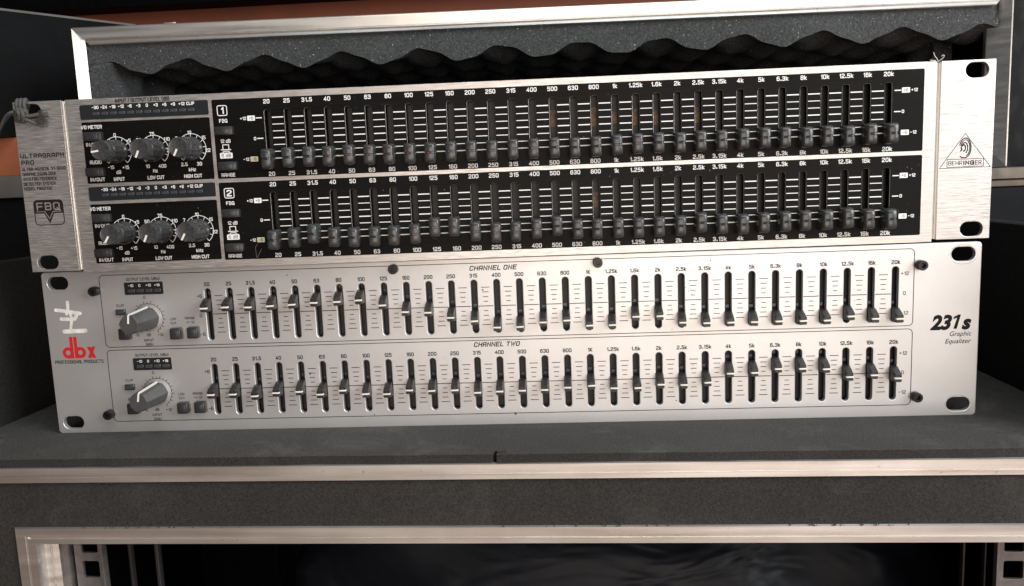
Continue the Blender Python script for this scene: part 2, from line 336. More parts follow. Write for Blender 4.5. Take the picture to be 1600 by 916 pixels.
def sft(s, cap, al='CENTER', t=0.16, wid=None, xs=1.0, y=-0.06, slant=0.0):
    key = (s, cap, al, t, wid, xs, y, slant)
    if key in _sf: return _sf[key]
    k = cap/(6+0.0); T_ = t*cap; kz = (cap-T_)/6; x = 0.0; pl = []
    for ch in s:
        if ch == ' ': x += 2.6; continue
        mw = 0
        for st in GL[ch]:
            tok = st.split(); cl_ = tok[-1] == 'c'; P = [tuple(map(float, q.split(','))) for q in (tok[:-1] if cl_ else tok)]
            mw = max(mw, max(p[0] for p in P)); pl.append(([(x+p[0], p[1]) for p in P], cl_))
        x += mw+1.35+t*5.2
    tot = x-1.35-t*5.2
    kx = kz*xs if wid is None else (wid-T_)/max(tot, 0.1)
    sh = {'CENTER': tot*kx/2, 'LEFT': -T_/2, 'RIGHT': tot*kx+T_/2}[al]
    V = []; Fc = []
    for j, (P, c_) in enumerate(pl):
        Q = [(p[0]*kx-sh+slant*(p[1]-3)*kz, (p[1]-3)*kz) for p in P]
        if not c_:
            def ext(a, b):
                dx, dz = a[0]-b[0], a[1]-b[1]; l = math.hypot(dx, dz) or 1; return (a[0]+dx/l*T_*0.45, a[1]+dz/l*T_*0.45)
            Q[0], Q[-1] = ext(Q[0], Q[1]), ext(Q[-1], Q[-2])
        for quad in strip(Q, T_, c_):
            Fc.append(tuple(range(len(V), len(V)+4))); V += [(a, y-0.0015*(j % 5), b) for a, b in quad]
    me = bpy.data.meshes.new('print'); me.from_pydata([(a*MM, b*MM, c*MM) for a, b, c in V], [], Fc); me.update()
    _sf[key] = me; return me
def empty(name, loc, rz=0.0):
    o = bpy.data.objects.new(name, None); o.empty_display_size = 0.02; COL.objects.link(o)
    o.location = Vector(loc)*MM; o.rotation_euler = (0, 0, rz); return o
def tag(o, label=None, cat=None, group=None, kind=None):
    for k, v in (('label', label), ('category', cat), ('group', group), ('kind', kind)):
        if v: o[k] = v
    return o
FREQ = ['20','25','31.5','40','50','63','80','100','125','160','200','250','315','400','500','630','800','1k','1.25k','1.6k','2k','2.5k','3.15k','4k','5k','6.3k','8k','10k','12.5k','16k','20k']
def lerp(a, b, t): return a+(b-a)*t
def tray_mesh(name, x0, x1, y0, y1, z0, z1, yin, t=1.2):   # chassis: a box with an open, recessed front
    V = []; Fc = []
    o = [(x0, z0), (x1, z0), (x1, z1), (x0, z1)]; i = [(x0+t, z0+t), (x1-t, z0+t), (x1-t, z1-t), (x0+t, z1-t)]
    for P, y in ((o, y1), (o, y0), (i, y0), (i, yin)): V += [(x, y, z) for x, z in P]
    Fc = [(0, 1, 2, 3)]
    for a in (0, 4, 8): Fc += [(a+k, a+(k+1) % 4, a+4+(k+1) % 4, a+4+k) for k in range(4)]
    Fc.append((12, 13, 14, 15)); return pyd(name, V, Fc)

# ================================================================== SETTING
FLOORZ = -250.0
tag(link('floor', boxm('floor', -2500, 2500, -3000, 1300, FLOORZ-20, FLOORZ), 'floor'), kind='structure')
tag(link('wall', boxm('wall', -2500, 2500, 1200, 1260, FLOORZ, 2200), 'wall'), kind='structure')
zb = aty(96, 19, 1160).z
beam = link('dark_beam', boxm('dark_beam', -2200, 2200, 1150, 1199.5, zb, zb+260, 3), 'blackwall')
tag(beam, 'black beam fixed high along the brown wall', 'beam')

# ---- rack case that carries both units
CY = -0.0195
case = empty('rack_case', (0, -46.5, FLOORZ), CY)
tag(case, 'black foam covered rack case with pale aluminium edging and open lower bay', 'rack case')
CZ = -FLOORZ
def cl(name, me, mat): return link(name, me, mat, case, (0, 0, CZ))
W = 300
# foam mat the units stand on, with a torn notch at its front edge
seam = aty(775, 709, -47).x
nx = [(-W+12, 286), (-W+12, 0)]
k = -W+12
while k < seam-8: k += random.uniform(9, 22); nx.append((min(k, seam-4), random.uniform(-0.25, 0.3)))
nx += [(seam-2.0, 0.1), (seam-1.6, 1.0), (seam-0.6, 5.2), (seam+0.5, 3.0), (seam+0.1, 0.9), (seam+0.2, -0.3)]
k = seam+1
while k < W-30: k += random.uniform(9, 22); nx.append((k, random.uniform(-0.25, 0.3)))
nx += [(W-12, 0), (W-12, 286)]
mat_me = prism('foam_mat', [(x, y, -4.1) for x, y in nx], [(x, y, 0.0) for x, y in nx])
mat_me.materials.append(M['foamfloor']); mat_me.materials.append(M['foampanel'])
for p in mat_me.polygons:
    if abs(p.normal.z) < 0.5: p.material_index = 1
cl('foam_mat', mat_me, 'foamfloor')
# little torn flap standing up beside the notch
cl('torn_flap', loft('torn_flap', [[(seam+1, 2, -0.3), (seam+6.5, 2.6, -0.3), (seam+6.5, 3.6, -0.3), (seam+1, 3.4, -0.3)],
   [(seam+0.6, 1.0, 1.1), (seam+4.6, 1.8, 1.4), (seam+4.6, 2.4, 1.3), (seam+0.6, 1.8, 1.2)]], True, None), 'foamfloor')
cl('base_board', boxm('base_board', -W, W, 1.5, 286, -12.2, -4.1), 'blackwall')
def trimbar(name, x0, x1, zt, zb, mitre=0.0):
    h = zt-zb
    prof = [(4.0, zt), (0.3, zt), (-0.6, zt-0.5), (-0.6, zb+h*0.44), (-0.1, zb+h*0.41), (-0.1, zb+h*0.37), (-0.75, zb+h*0.34), (-0.75, zb+0.4), (0.2, zb), (4.0, zb)]
    return prism(name, [(x0+mitre*(zt-z)/h, y, z) for y, z in prof], [(x1-mitre*(zt-z)/h, y, z) for y, z in prof])
cl('edge_trim', trimbar('edge_trim', -W, W, -4.15, -12.2), 'trim')
OX0, OX1, OZ1, OZ0 = -242.0, 285.0, -35.2, -246.0
TW = 11.0; TH = 8.8
cl('front_panel', sheet('front_panel', [[(-W, -12.25), (W, -12.25), (W, -249.5), (-W, -249.5)], [(OX0+1, OZ1-1), (OX1-1, OZ1-1), (OX1-1, OZ0), (OX0+1, OZ0)]], 0.6), 'foampanel')
cl('edge_trim', trimbar('edge_trim', OX0, OX1, OZ1, OZ1-TH, TW), 'trim')
def vtrim(x0, sgn):
    pr = [(0, 4.0), (0, 0.0), (0.4, -0.6), (5.2, -0.6), (5.6, 0.1), (6.1, 0.1), (6.4, -0.7), (10.6, -0.7), (11.0, 0.2), (11.2, 4.5), (13.6, 5.2), (13.9, 6.2), (14.3, 6.2), (14.6, 5.6), (17.2, 6.6), (17.4, 8.0), (17.4, 24), (11, 24)]
    top = []; bot = []
    for n, y in pr:
        m = min(n, TW); top.append((x0+sgn*n, y, OZ1-TH*m/TW)); bot.append((x0+sgn*n, y, OZ0))
    return prism('edge_trim', top, bot)
cl('edge_trim', vtrim(OX0, 1), 'trim'); cl('edge_trim', vtrim(OX1, -1), 'trim')
for sx in (-1, 1):
    cl('side_wall', boxm('side_wall', min(sx*(W-14), sx*W), max(sx*(W-14), sx*W), 3, 286, -4.1+0.01, 92, 1.2), 'sidefoam')
    cl('side_panel', boxm('side_panel', min(sx*(W-8), sx*W), max(sx*(W-8), sx*W), 1.5, 286, -249.5, -12.3), 'blackwall')
cl('back_panel', boxm('back_panel', -W+8, W-8, 278, 286, -249.5, -12.3), 'blackwall')
cl('bottom_panel', boxm('bottom_panel', -W+8, W-8, 1.5, 278, -249.5, -243), 'blackwall')
def rail(xa, xb, y):
    loops = [rrect(xa, xb, -243, -41, 0.3, 1)]
    w_ = 9.0; xc = (xa+xb)/2
    z = -46.8; step = [13.6, 15.4, 15.4]; i = 0
    while z > -230:
        loops.append(rrect(xc-w_/2, xc+w_/2, z-9.0, z, 0.8, 2)); z -= step[i % 3]; i += 1
    return shape2d('rack_rail', loops, y, y+2.0, 0.2, 1)
xa = aty(108, 870, -31).x; xb = aty(157, 870, -31).x
rl = cl('rack_rail', rail(xa, xb, 15), 'rail')
link('rail_flange', boxm('rail_flange', xb-0.2, xb+0.6, 12, 15, -243, -41), 'rail', rl)
xa2 = aty(1556, 870, -37).x
rr_ = cl('rack_rail', rail(xa2, xa2+17, 15), 'rail')
link('rail_flange', boxm('rail_flange', xa2-0.6, xa2+0.2, 12, 15, -243, -41), 'rail', rr_)
for px, wd in ((193, 1.6), (236, 2.2), (1495, 1.2), (1528, 0.9)):
    X = aty(px, 870, 20).x
    cl('inner_strip', boxm('inner_strip', X-wd/2, X+wd/2, 66, 70, -243, -14, 0.3), 'strip')
# torn foam crumbs along the edging
def crumbs(name, zc_, up, n):
    V = []; Fc = []
    for _ in range(n):
        cx = random.choice((-190, -165, 30, 60, 150, 175))+random.gauss(0, 16); r = random.uniform(0.25, 0.8); o_ = len(V); z_ = zc_+up*random.uniform(-0.2, 0.35)
        V += [(cx-r*random.uniform(.6, 1.6), -0.5, z_), (cx+r*random.uniform(.6, 1.8), -0.5, z_+random.uniform(-.1, .2)), (cx+random.uniform(-.5, .5)*r, -0.9-0.3*r, z_+up*r*random.uniform(-.5, .2)), (cx+random.uniform(-.6, .6)*r, -0.4, z_+up*r*random.uniform(.5, 1.0))]
        Fc += [(o_, o_+1, o_+2), (o_, o_+1, o_+3), (o_+1, o_+2, o_+3), (o_, o_+2, o_+3)]
    return pyd(name, V, Fc)
for zc_, up, n_ in ((OZ1, 1, 46), (-12.2, -1, 26)):
    o_ = cl('foam_crumbs', crumbs('foam_crumbs', zc_, up, n_), 'foamfloor'); o_['kind'] = 'stuff'
# black bag in the lower bay
def bag():
    rings = []; NU, NV = 72, 26
    def nz(a, b): return 5.0*math.sin(3*a+2.1*b)+3.5*math.sin(7*a-4*b+1)+2.4*math.sin(11*a+9*b+.5)+1.5*abs(math.sin(17*a+5*b))
    for j in range(NV+1):
        v = -1+2*j/NV; ph = v*math.pi/2*0.985; rg = []
        for i in range(NU):
            u = 2*math.pi*i/NU; c = abs(math.cos(ph))**0.6
            sq = lambda t: math.copysign(abs(t)**0.7, t)
            d = 1+nz(u, ph)/95*(c**0.5)
            rg.append((45+205*c*sq(math.cos(u))*d, 128+74*c*sq(math.sin(u))*d, -150+98*sq(math.sin(ph))*(1+nz(u*2, ph)/300)))
        rings.append(rg)
    return loft('plastic_bag', rings, True, 1.5)
bg_ = bag()
zmin = min(v.co.z for v in bg_.vertices)
tag(link('plastic_bag', bg_, 'plastic', None, (0, -46.5, -243-zmin/MM), (0, 0, CY)), 'black plastic bag stuffed in the lower bay of the rack case', 'plastic bag')

# ---- black storage case behind, lid standing on it
BT = 122.6
st = empty('storage_case', (70, 245, FLOORZ))
tag(st, 'large black case with worn pale wooden top rim behind the rack case', 'storage case')
link('body', boxm('body', -440, 520, 0, 500, 0, 108-FLOORZ, 2), 'blackwall', st)
link('top_rim', boxm('top_rim', -441, 521, -1.5, 500, 108.02-FLOORZ, BT-FLOORZ, 1.2), 'wood', st)
link('rim_strip', boxm('rim_strip', -441, 521, -2.2, -1.52, 113-FLOORZ, 114.2-FLOORZ), 'blackwall', st)

LX, LYC, LH, LT, LBZ = 20.5, 247.5, 371.5, 262.0, BT
lid = empty('case_lid', (LX, LYC, LBZ), 0.04)
tag(lid, 'open case lid with aluminium edging and black egg crate foam behind the units', 'case lid')
H = LT-LBZ; D = 190
def ll(name, me, mat): return link(name, me, mat, lid)
ll('top_board', boxm('top_board', -LH+1, LH-1, 5, D, H-9, H-1), 'blackwall')
ll('bottom_board', boxm('bottom_board', -LH+1, LH-1, 5, D, 0, 8), 'blackwall')
ll('back_board', boxm('back_board', -LH+1, LH-1, D-8, D, 8.01, H-9.01), 'blackwall')
for sx in (-1, 1):
    a, b = sorted((sx*(LH-1), sx*(LH-9))); ll('side_board', boxm('side_board', a, b, 17.1, D-8.01, 8.01, H-9.01), 'blackwall')
prof_s = [(0, 12), (0, 1.0), (0.8, 0.0), (1.8, 0.4), (8.8, 4.6), (9.2, 6.0), (9.8, 6.1), (13.2, 4.8), (13.8, 5.6), (13.8, 11), (9, 12)]
prof_r = [(0, 12), (0, 1.0), (0.6, 0.0), (1.4, 0.4), (13.4, 12.6), (13.8, 13.2), (13.8, 17), (9.2, 17), (9.0, 12)]
prof_t = [(0, 12), (0, 1.0), (0.8, 0.0), (1.8, 0.1), (8.8, 0.5), (9.2, 2.9), (9.8, 2.8), (13.2, 0.9), (13.8, 1.7), (13.8, 11), (9, 12)]
cor = [(-LH, 0), (LH, 0), (LH, H), (-LH, H)]; inn = [(1, 1), (-1, 1), (-1, -1), (1, -1)]
for k_ in range(4):
    A, B = cor[k_], cor[(k_+1) % 4]; ia, ib = inn[k_], inn[(k_+1) % 4]
    prof = prof_t if k_ in (0, 2) else (prof_s if k_ == 3 else prof_r)
    ll('edge_trim', prism('edge_trim', [(A[0]+ia[0]*n, y, A[1]+ia[1]*n) for n, y in prof], [(B[0]+ib[0]*n, y, B[1]+ib[1]*n) for n, y in prof]), 'trim' if k_ else 'rubber')
# small bright rivet plate on the lid's top edge
ll('latch_plate', boxm('latch_plate', -298, -288, 4, 30, H-0.9, H+1.6, 0.5), 'trim')
PER = 63.5; bx0 = aty(240, 110, 250).x-LX
def egg(u, v): 
    a = math.cos(2*math.pi*u/PER)*math.cos(2*math.pi*v/PER)
    return 18.5+5.2*a+0.7*math.sin(u*0.31+v*0.2)
def foam_block(name, u0, u1, v0, v1, step, place, ph=0.0, base=-2.0, clip=0.0):
    nu = int((u1-u0)/step); nv = int((v1-v0)/step); V = []; Fc = []
    for j in range(nv+1):
        for i in range(nu+1):
            u = lerp(u0, u1, i/nu); v = lerp(v0, v1, j/nv); V.append(place(u, v, egg(u-ph, v-v0)))
    for j in range(nv):
        for i in range(nu):
            a = j*(nu+1)+i; Fc.append((a, a+1, a+nu+2, a+nu+1))
    b0 = len(V)
    for i in range(nu+1): V.append(place(lerp(u0, u1, i/nu), v0, base))
    for i in range(nu): Fc.append((i, i+1, b0+i+1, b0+i))
    b1 = len(V)
    V += [place(u0, v1, base), place(u1, v1, base)]
    Fc.append((b0, b0+nu, b1+1, b1))
    return pyd(name, V, Fc, 0.9)
ct = H-13.8
ll('foam_lining', foam_block('foam_lining', -LH+9.2, LH-9.2, 4.6, D-8.1, 3.6, lambda u, v, t: (u, v, ct-t), bx0, -4.7), 'eggfoam')
zc0, zc1 = 9, ct-14
ll('foam_lining', foam_block('foam_lining', zc0, zc1, 4.6, D-8.1, 4.0, lambda u, v, t: (-LH+13.8+t*0.9, v, u), 70, -4.5), 'eggfoam')
ll('foam_lining', foam_block('foam_lining', zc0, zc1, 72, D-8.1, 4.0, lambda u, v, t: (LH-13.8-t*0.9, v, u), 70, -4.5), 'eggfoam')

# ---- stack at the left: black case, grey board, orange crate, black case
def solid(name, plan, z0, z1): return prism(name, [(x, y, z0) for x, y in plan], [(x, y, z1) for x, y in plan])
tag(link('storage_box', boxm('storage_box', -760, -374, 296, 640, FLOORZ, 129.8, 3), 'blackwall'), 'tall black box under the grey board and orange crate', 'box')
tag(link('grey_board', boxm('grey_board', -758, -380, 292, 600, 129.8, 149.8, 1.5), 'greyboard'), 'flat grey board lying under the orange brown crate', 'board')
crate = empty('wooden_crate', (-560, 440, 149.8))
tag(crate, 'orange brown wooden crate on the grey board beside the knotted cord', 'crate')
for kx, (a, b, c, d) in enumerate(((-190, 170, -140, -130), (-190, 170, 130, 140), (-190, -180, -129.9, 129.9), (160, 170, -129.9, 129.9))):
    link('crate_side', boxm('crate_side', a, b, c, d, 0, 34.2, 0.8), 'orange', crate)
link('crate_lid', boxm('crate_lid', -179.9, 159.9, -129.9, 129.9, 26, 34), 'orange', crate)
P1 = aty(-90, 1, 280); P1.z = 0; P2 = atz(212, 38.5, 296)
A1 = Vector((aty(0, 12, 300).x, 300)); A2 = Vector((P2.x, P2.y)); dv = (A2-A1).normalized(); nv_ = Vector((-dv.y, dv.x))
q0 = A1-dv*60; plan = [q0, A2, A2+nv_*170, q0+nv_*170]
bc = empty('black_case', (0, 0, 184.1)); tag(bc, 'black case with a pale worn top edge set at an angle on the orange crate', 'case')
link('body', solid('body', [(p.x, p.y) for p in plan], 0, 110), 'blackwall', bc)
q1 = A1-dv*60-nv_*0.8; q2 = A2-nv_*0.8
link('top_edge', solid('top_edge', [(q1.x, q1.y), (q2.x, q2.y), ((A2+nv_*170).x, (A2+nv_*170).y), ((q0+nv_*170).x, (q0+nv_*170).y)], 110.02, 112), 'greyboard', bc)
# ---- wrapped carton at the right, on the storage case
wr = empty('wrapped_box', (505, 415, BT)); tag(wr, 'black box wrapped in creased clear film beside the lid', 'box')
link('body', boxm('body', -75, 75, -75, 160, 0, 215, 3), 'blackwall', wr)
def film():
    V = []; Fc = []; nxx, nzz = 30, 42
    for j in range(nzz+1):
        for i in range(nxx+1):
            x = -75+150*i/nxx; z = 215*j/nzz
            y = -77-2.2*abs(math.sin(x*0.23+math.sin(z*0.06)*2))-1.5*abs(math.sin(z*0.11+x*0.05))-random.uniform(0, 0.8)
            V.append((x, y, z))
    for j in range(nzz):
        for i in range(nxx):
            a = j*(nxx+1)+i; Fc.append((a, a+1, a+nxx+2, a+nxx+1))
    return pyd('film', V, Fc, 0.5)
fm, nt, b = newmat('clear_film'); b.inputs['Base Color'].default_value = (0.9, 0.9, 0.9, 1); b.inputs['Roughness'].default_value = 0.15; b.inputs['Alpha'].default_value = 0.015
M['film'] = fm
link('film', film(), 'film', wr)
# ================================================================== LOWER UNIT (silver painted)
eqL = empty('graphic_equalizer', (0, 0, 0))
tag(eqL, 'silver painted two channel graphic equalizer with a red logo, standing on the foam', 'equalizer', 'rack equalizers stacked in the case')
HW, HH = 241.3, 88.1
def dl(name, me, mat, loc=None, rot=None, parent=None): return link(name, me, mat, parent or eqL, loc, rot)
def avg(*v): return sum(v)/len(v)
# slots
d1 = pd(322.7, 451.1), pd(330.7, 531.2), pd(1398.3, 416.8), pd(1399.2, 503.6)
d2 = pd(334.6, 569.2), pd(342.0, 647.6), pd(1395.6, 541.6), pd(1394.3, 624.8)
dx0 = avg(d1[0][0], d1[1][0], d2[0][0], d2[1][0]); dx1 = avg(d1[2][0], d1[3][0], d2[2][0], d2[3][0])
DS = [lerp(dx0, dx1, i/30) for i in range(31)]; DP = (dx1-dx0)/30
DZ = [(avg(d1[1][1], d1[3][1]), avg(d1[0][1], d1[2][1])), (avg(d2[1][1], d2[3][1]), avg(d2[0][1], d2[2][1]))]
SW = 3.25
loops = [rrect(-HW, HW, 0, HH, 2.0, 4)]
for z0, z1 in DZ:
    for x in DS: loops.append(stadium(x, z0, z1, SW, 4))
for sx in (-1, 1):
    for hz in (HH/2-38.1, HH/2+38.1): loops.append(rrect(sx*232.55-5.7, sx*232.55+5.7, hz-3.5, hz+3.5, 3.45, 6))
dl('faceplate', shape2d('faceplate', loops, 0.0, 3.0, 0.38, 2), 'paint')
dl('chassis', tray_mesh('chassis', -219, 219, 3.05, 146, 1.6, 86.2, 13), 'chassis')
for sx in (-1, 1):
    for yy in (25, 125): dl('rubber_foot', boxm('rubber_foot', sx*195-7, sx*195+7, yy-7, yy+7, 0, 1.6, 0.4), 'rubber')
trk = boxm('slider_track', -2.3, 2.3, 5.0, 6.0, -14.5, 14.5)
for z0, z1 in DZ:
    for x in DS: dl('slider_track', trk, 'track', (x, 0, (z0+z1)/2))
# printed outlines of the two channels
def outline(P, r, t, y, name='channel_outline'):
    x0, x1, z0, z1 = P; ring = rrect(x0, x1, z0, z1, r, 6); inner = rrect(x0+t, x1-t, z0+t, z1-t, r-t, 6)
    n = len(ring); V = [(x, y, z) for x, z in ring]+[(x, y, z) for x, z in inner]
    return pyd(name, V, [(i, (i+1) % n, n+(i+1) % n, n+i) for i in range(n)])
cA = [pd(152.4, 433.6), pd(164.7, 543.7), pd(1429.4, 387.4), pd(1427, 509.2)]
cB = [pd(167.7, 549.2), pd(180, 660), pd(1425.1, 513.1), pd(1423.8, 632)]
ox0 = avg(cA[0][0], cA[1][0], cB[0][0], cB[1][0]); ox1 = avg(cA[2][0], cA[3][0], cB[2][0], cB[3][0])
oz = [(avg(cA[1][1], cA[3][1]), avg(pd(153, 431)[1], cA[2][1])), (avg(cB[1][1], cB[3][1]), avg(pd(168, 547.5)[1], cB[2][1]))]
for z0, z1 in oz: dl('channel_outline', outline((ox0, ox1, z0, z1), 2.4, 0.34, -0.06), 'ink')
# scale marks and the zero line between slots
DZM = [avg(*z) for z in DZ]
TK = 2.44
ms = []
for k_, wdt in zip((4, 3, 2, 1), (0.37, 0.28, 0.235, 0.19)):
    for sg in (1, -1): ms.append(seg2((-DP*wdt/2, sg*k_*TK), (DP*wdt/2, sg*k_*TK), 0.34))
marks = flat('scale_marks', ms+[seg2((-DP*0.325, 0), (DP*0.325, 0), 0.38)], -0.07)
for zm in DZM:
    for i in range(30): dl('scale_marks', marks, 'ink', ((DS[i]+DS[i+1])/2, 0, zm+0.25))
# frequency numbers
for c in range(2):
    lz = [avg(pd(321.3, 444.9)[1], pd(1398.3, 409)[1]), avg(pd(333, 562.6)[1], pd(1395, 533.7)[1])][c]
    for i, s in enumerate(FREQ):
        if s == '1k': s = '1K'
        dl('frequency_number', sft(s, 2.05, t=0.19, xs=0.9), 'ink', (DS[i], 0, lz))
def DT(s, px, py, cap, mat='ink', al='CENTER', name='lettering', **k):
    x, z = pd(px, py)
    if 'shear' not in k:
        k.pop('bold', None); return dl(name, sft(s, cap*1.05, al, **k), mat, (x, 0, z))
    return dl(name, text_mesh(s, cap, al, y=-0.06, **k), mat, (x, 0, z))
DT('CHANNEL ONE', 770.5, 418.3, 2.4, t=0.19, slant=0.25, wid=24.2)
DT('CHANNEL TWO', 776.5, 537.8, 2.4, t=0.19, slant=0.25, wid=23.8)
mx_, mz_ = pd(1485.5, 503)
MN = dl('model_number', text_mesh('23', 7.2, 'LEFT', bold=0.5, shear=0.25, wid=10.6, y=-0.06), 'ink', (mx_-10, 0, mz_))
dl('model_number', text_mesh('s', 7.2, 'RIGHT', bold=0.5, shear=0.25, wid=4.7, y=-0.06), 'ink', (mx_+10, 0, mz_))
dl('model_number', flat('one', [[(-0.9+0.25*-3.6, -3.6), (0.7+0.25*-3.6, -3.6), (0.7+0.9, 3.6), (-0.5+0.9, 3.6), (-0.7+0.5, 2.0)], [(-0.21+0.05, 2.0), (-2.2+0.2, 1.3), (-1.9+0.2, 2.5), (-0.5+0.9, 3.6)]], -0.06), 'ink', (mx_+3.2, 0, mz_))
DT('Graphic', 1501, 521, 2.5, bold=0.05, shear=0.25, wid=10.6); DT('Equalizer', 1497, 532.6, 2.5, bold=0.05, shear=0.25, wid=12.6)
DT('PROFESSIONAL PRODUCTS', 124, 565.3, 1.75, bold=0.12, wid=27.0)
for c, pts in enumerate((((1414, 427.3), (1413, 458), (1413, 489)), ((1411, 551.8), (1410, 582), (1409.4, 612.7)))):
    for s, p in zip(('+12', '0', '-12'), pts): DT(s, p[0], p[1], 1.75, bold=0.03)
for c, pts in enumerate((((311.5, 463), (314, 493.3), (317.6, 522.3)), ((323.7, 581), (326.5, 610.5), (329.8, 638.5)))):
    for s, p in zip(('+6', '0', '-6'), pts): DT(s, p[0], p[1], 1.75, bold=0.03)
# red logo
def ringpoly(cx, cz, ro, ri, n=24):
    o_ = [(cx+ro*math.cos(2*math.pi*i/n), cz+ro*math.sin(2*math.pi*i/n)) for i in range(n)]; i_ = [(cx+ri*math.cos(2*math.pi*i/n), cz+ri*math.sin(2*math.pi*i/n)) for i in range(n)]
    return [[o_[k], o_[(k+1) % n], i_[(k+1) % n], i_[k]] for k in range(n)]
q_ = lambda x, y: pd(90+x/7.633, 460+y/7.633)
la, lb = q_(60, 765), q_(135, 508); bz = q_(160, 765)[1]; tz = q_(165, 508)[1]
sc = (q_(455, 700)[0]-q_(65, 700)[0])/390; X = lambda u: q_(65, 700)[0]+(u-65)*sc
xh = (q_(100, 632)[1]-bz); R_ = xh/2
lg = ringpoly(X(128), bz+R_, R_, R_*0.42)+ringpoly(X(275), bz+R_, R_, R_*0.42)
lg += [[(X(158), bz), (X(196), bz), (X(196), tz), (X(158), tz)], [(X(207), bz), (X(245), bz), (X(245), tz), (X(207), tz)]]
lg += [[(X(128), bz), (X(160), bz), (X(160), bz+R_*0.55), (X(128), bz+R_*0.55)], [(X(243), bz), (X(275), bz), (X(275), bz+R_*0.55), (X(243), bz+R_*0.55)]]
xa_, xb_ = X(358), X(458); mid = (xa_+xb_)/2; t_ = (xb_-xa_)
lg += [[(xa_, bz), (xa_+t_*0.42, bz), (xb_, bz+xh), (xb_-t_*0.42, bz+xh)], [(xb_-t_*0.42, bz), (xb_, bz), (xa_+t_*0.42, bz+xh), (xa_, bz+xh)],
       [(mid-t_*.22, bz+xh*.3), (mid+t_*.22, bz+xh*.3), (mid+t_*.22, bz+xh*.7), (mid-t_*.22, bz+xh*.7)]]
for i, p in enumerate(lg):
    pass
V = []; Fc = []
for i, p in enumerate(lg):
    Fc.append(tuple(range(len(V), len(V)+len(p)))); V += [(x, -0.06-0.0012*i, z) for x, z in p]
dl('brand_logo', pyd('brand_logo', V, Fc), 'red')
# white paint-marker strokes
def cap_stroke(pts, r, y):
    P = [pd(90+x/7.633, 460+y_/7.633) for x, y_ in pts]; out = []
    for a, b in zip(P, P[1:]): out.append(seg2(a, b, 2*r))
    for a in P: out.append([(a[0]+r*math.cos(2*math.pi*i/12), a[1]+r*math.sin(2*math.pi*i/12)) for i in range(12)])
    return out
ps = cap_stroke([(118, 95), (122, 170), (108, 235)], 0.85, 0)+cap_stroke([(-20, 190), (80, 200), (268, 228)], 0.95, 0)+cap_stroke([(45, 295), (150, 298), (205, 295), (228, 250)], 0.95, 0)
ps += cap_stroke([(150, 225), (172, 300), (158, 410)], 0.75, 0)+cap_stroke([(82, 445), (200, 440), (332, 434)], 1.15, 0)
V = []; Fc = []
for i, p in enumerate(ps):
    Fc.append(tuple(range(len(V), len(V)+len(p)))); V += [(x, -0.05-0.004*i, z) for x, z in p]
dl('paint_mark', pyd('paint_mark', V, Fc), 'chalk')
# screws
def screw_mesh():
    n = 24; rg = []
    for r, y in ((2.45, 0), (2.55, -3.6), (2.35, -4.1), (1.5, -4.1)): rg.append([(r*math.cos(2*math.pi*i/n), y, r*math.sin(2*math.pi*i/n)) for i in range(n)])
    def hexr(a): return 1.25/max(abs(math.cos(a-k*math.pi/3)) for k in range(6))
    for y in (-4.1, -2.2): rg.append([(hexr(2*math.pi*i/n)*math.cos(2*math.pi*i/n), y, hexr(2*math.pi*i/n)*math.sin(2*math.pi*i/n)) for i in range(n)])
    return loft('screw', rg, True, 0.5)
sm = screw_mesh()
for px, py in ((143.6, 456.3), (167, 650), (613, 421.6), (934, 411.2), (1443, 415.2), (1435, 622.2)):
    x, z = pd(px, py, 4.1); dl('screw', sm, 'screw', (x, -0.02, z), (0, random.uniform(0, 1), 0))
# sliders: a flat lever with a white line round its nose
def lever_mesh():
    def sec(y, hw, zl, zh, ch): return [(-hw, y, zl+ch), (-hw+ch, y, zl), (hw-ch, y, zl), (hw, y, zl+ch), (hw, y, zh-ch), (hw-ch, y, zh), (-hw+ch, y, zh), (-hw, y, zh-ch)]
    return loft('slider_knob', [sec(5.0, 1.2, -2.2, 4.4, .2), sec(0.8, 1.25, -2.4, 4.6, .2), sec(0.0, 1.25, -2.4, 4.6, .2), sec(-1.2, 1.85, -2.5, 4.6, .35), sec(-3.4, 1.82, -2.4, 3.7, .4), sec(-6.4, 1.8, -2.15, 2.1, .35), sec(-7.2, 1.62, -1.95, 1.9, .35)], True, 0.45)
lev = lever_mesh(); lin = boxm('indicator_line', -1.86, 1.86, -7.32, -5.6, -0.52, 0.34, 0.12, 1)
stub = boxm('carriage', -0.9, 0.9, 3.2, 4.9, 6.0, 7.4)
Z8, Z6, Z7, Z5 = (300, 400, 3.5225), (680, 390, 3.3925), (1040, 380, 3.523), (1300, 370, 3.053)
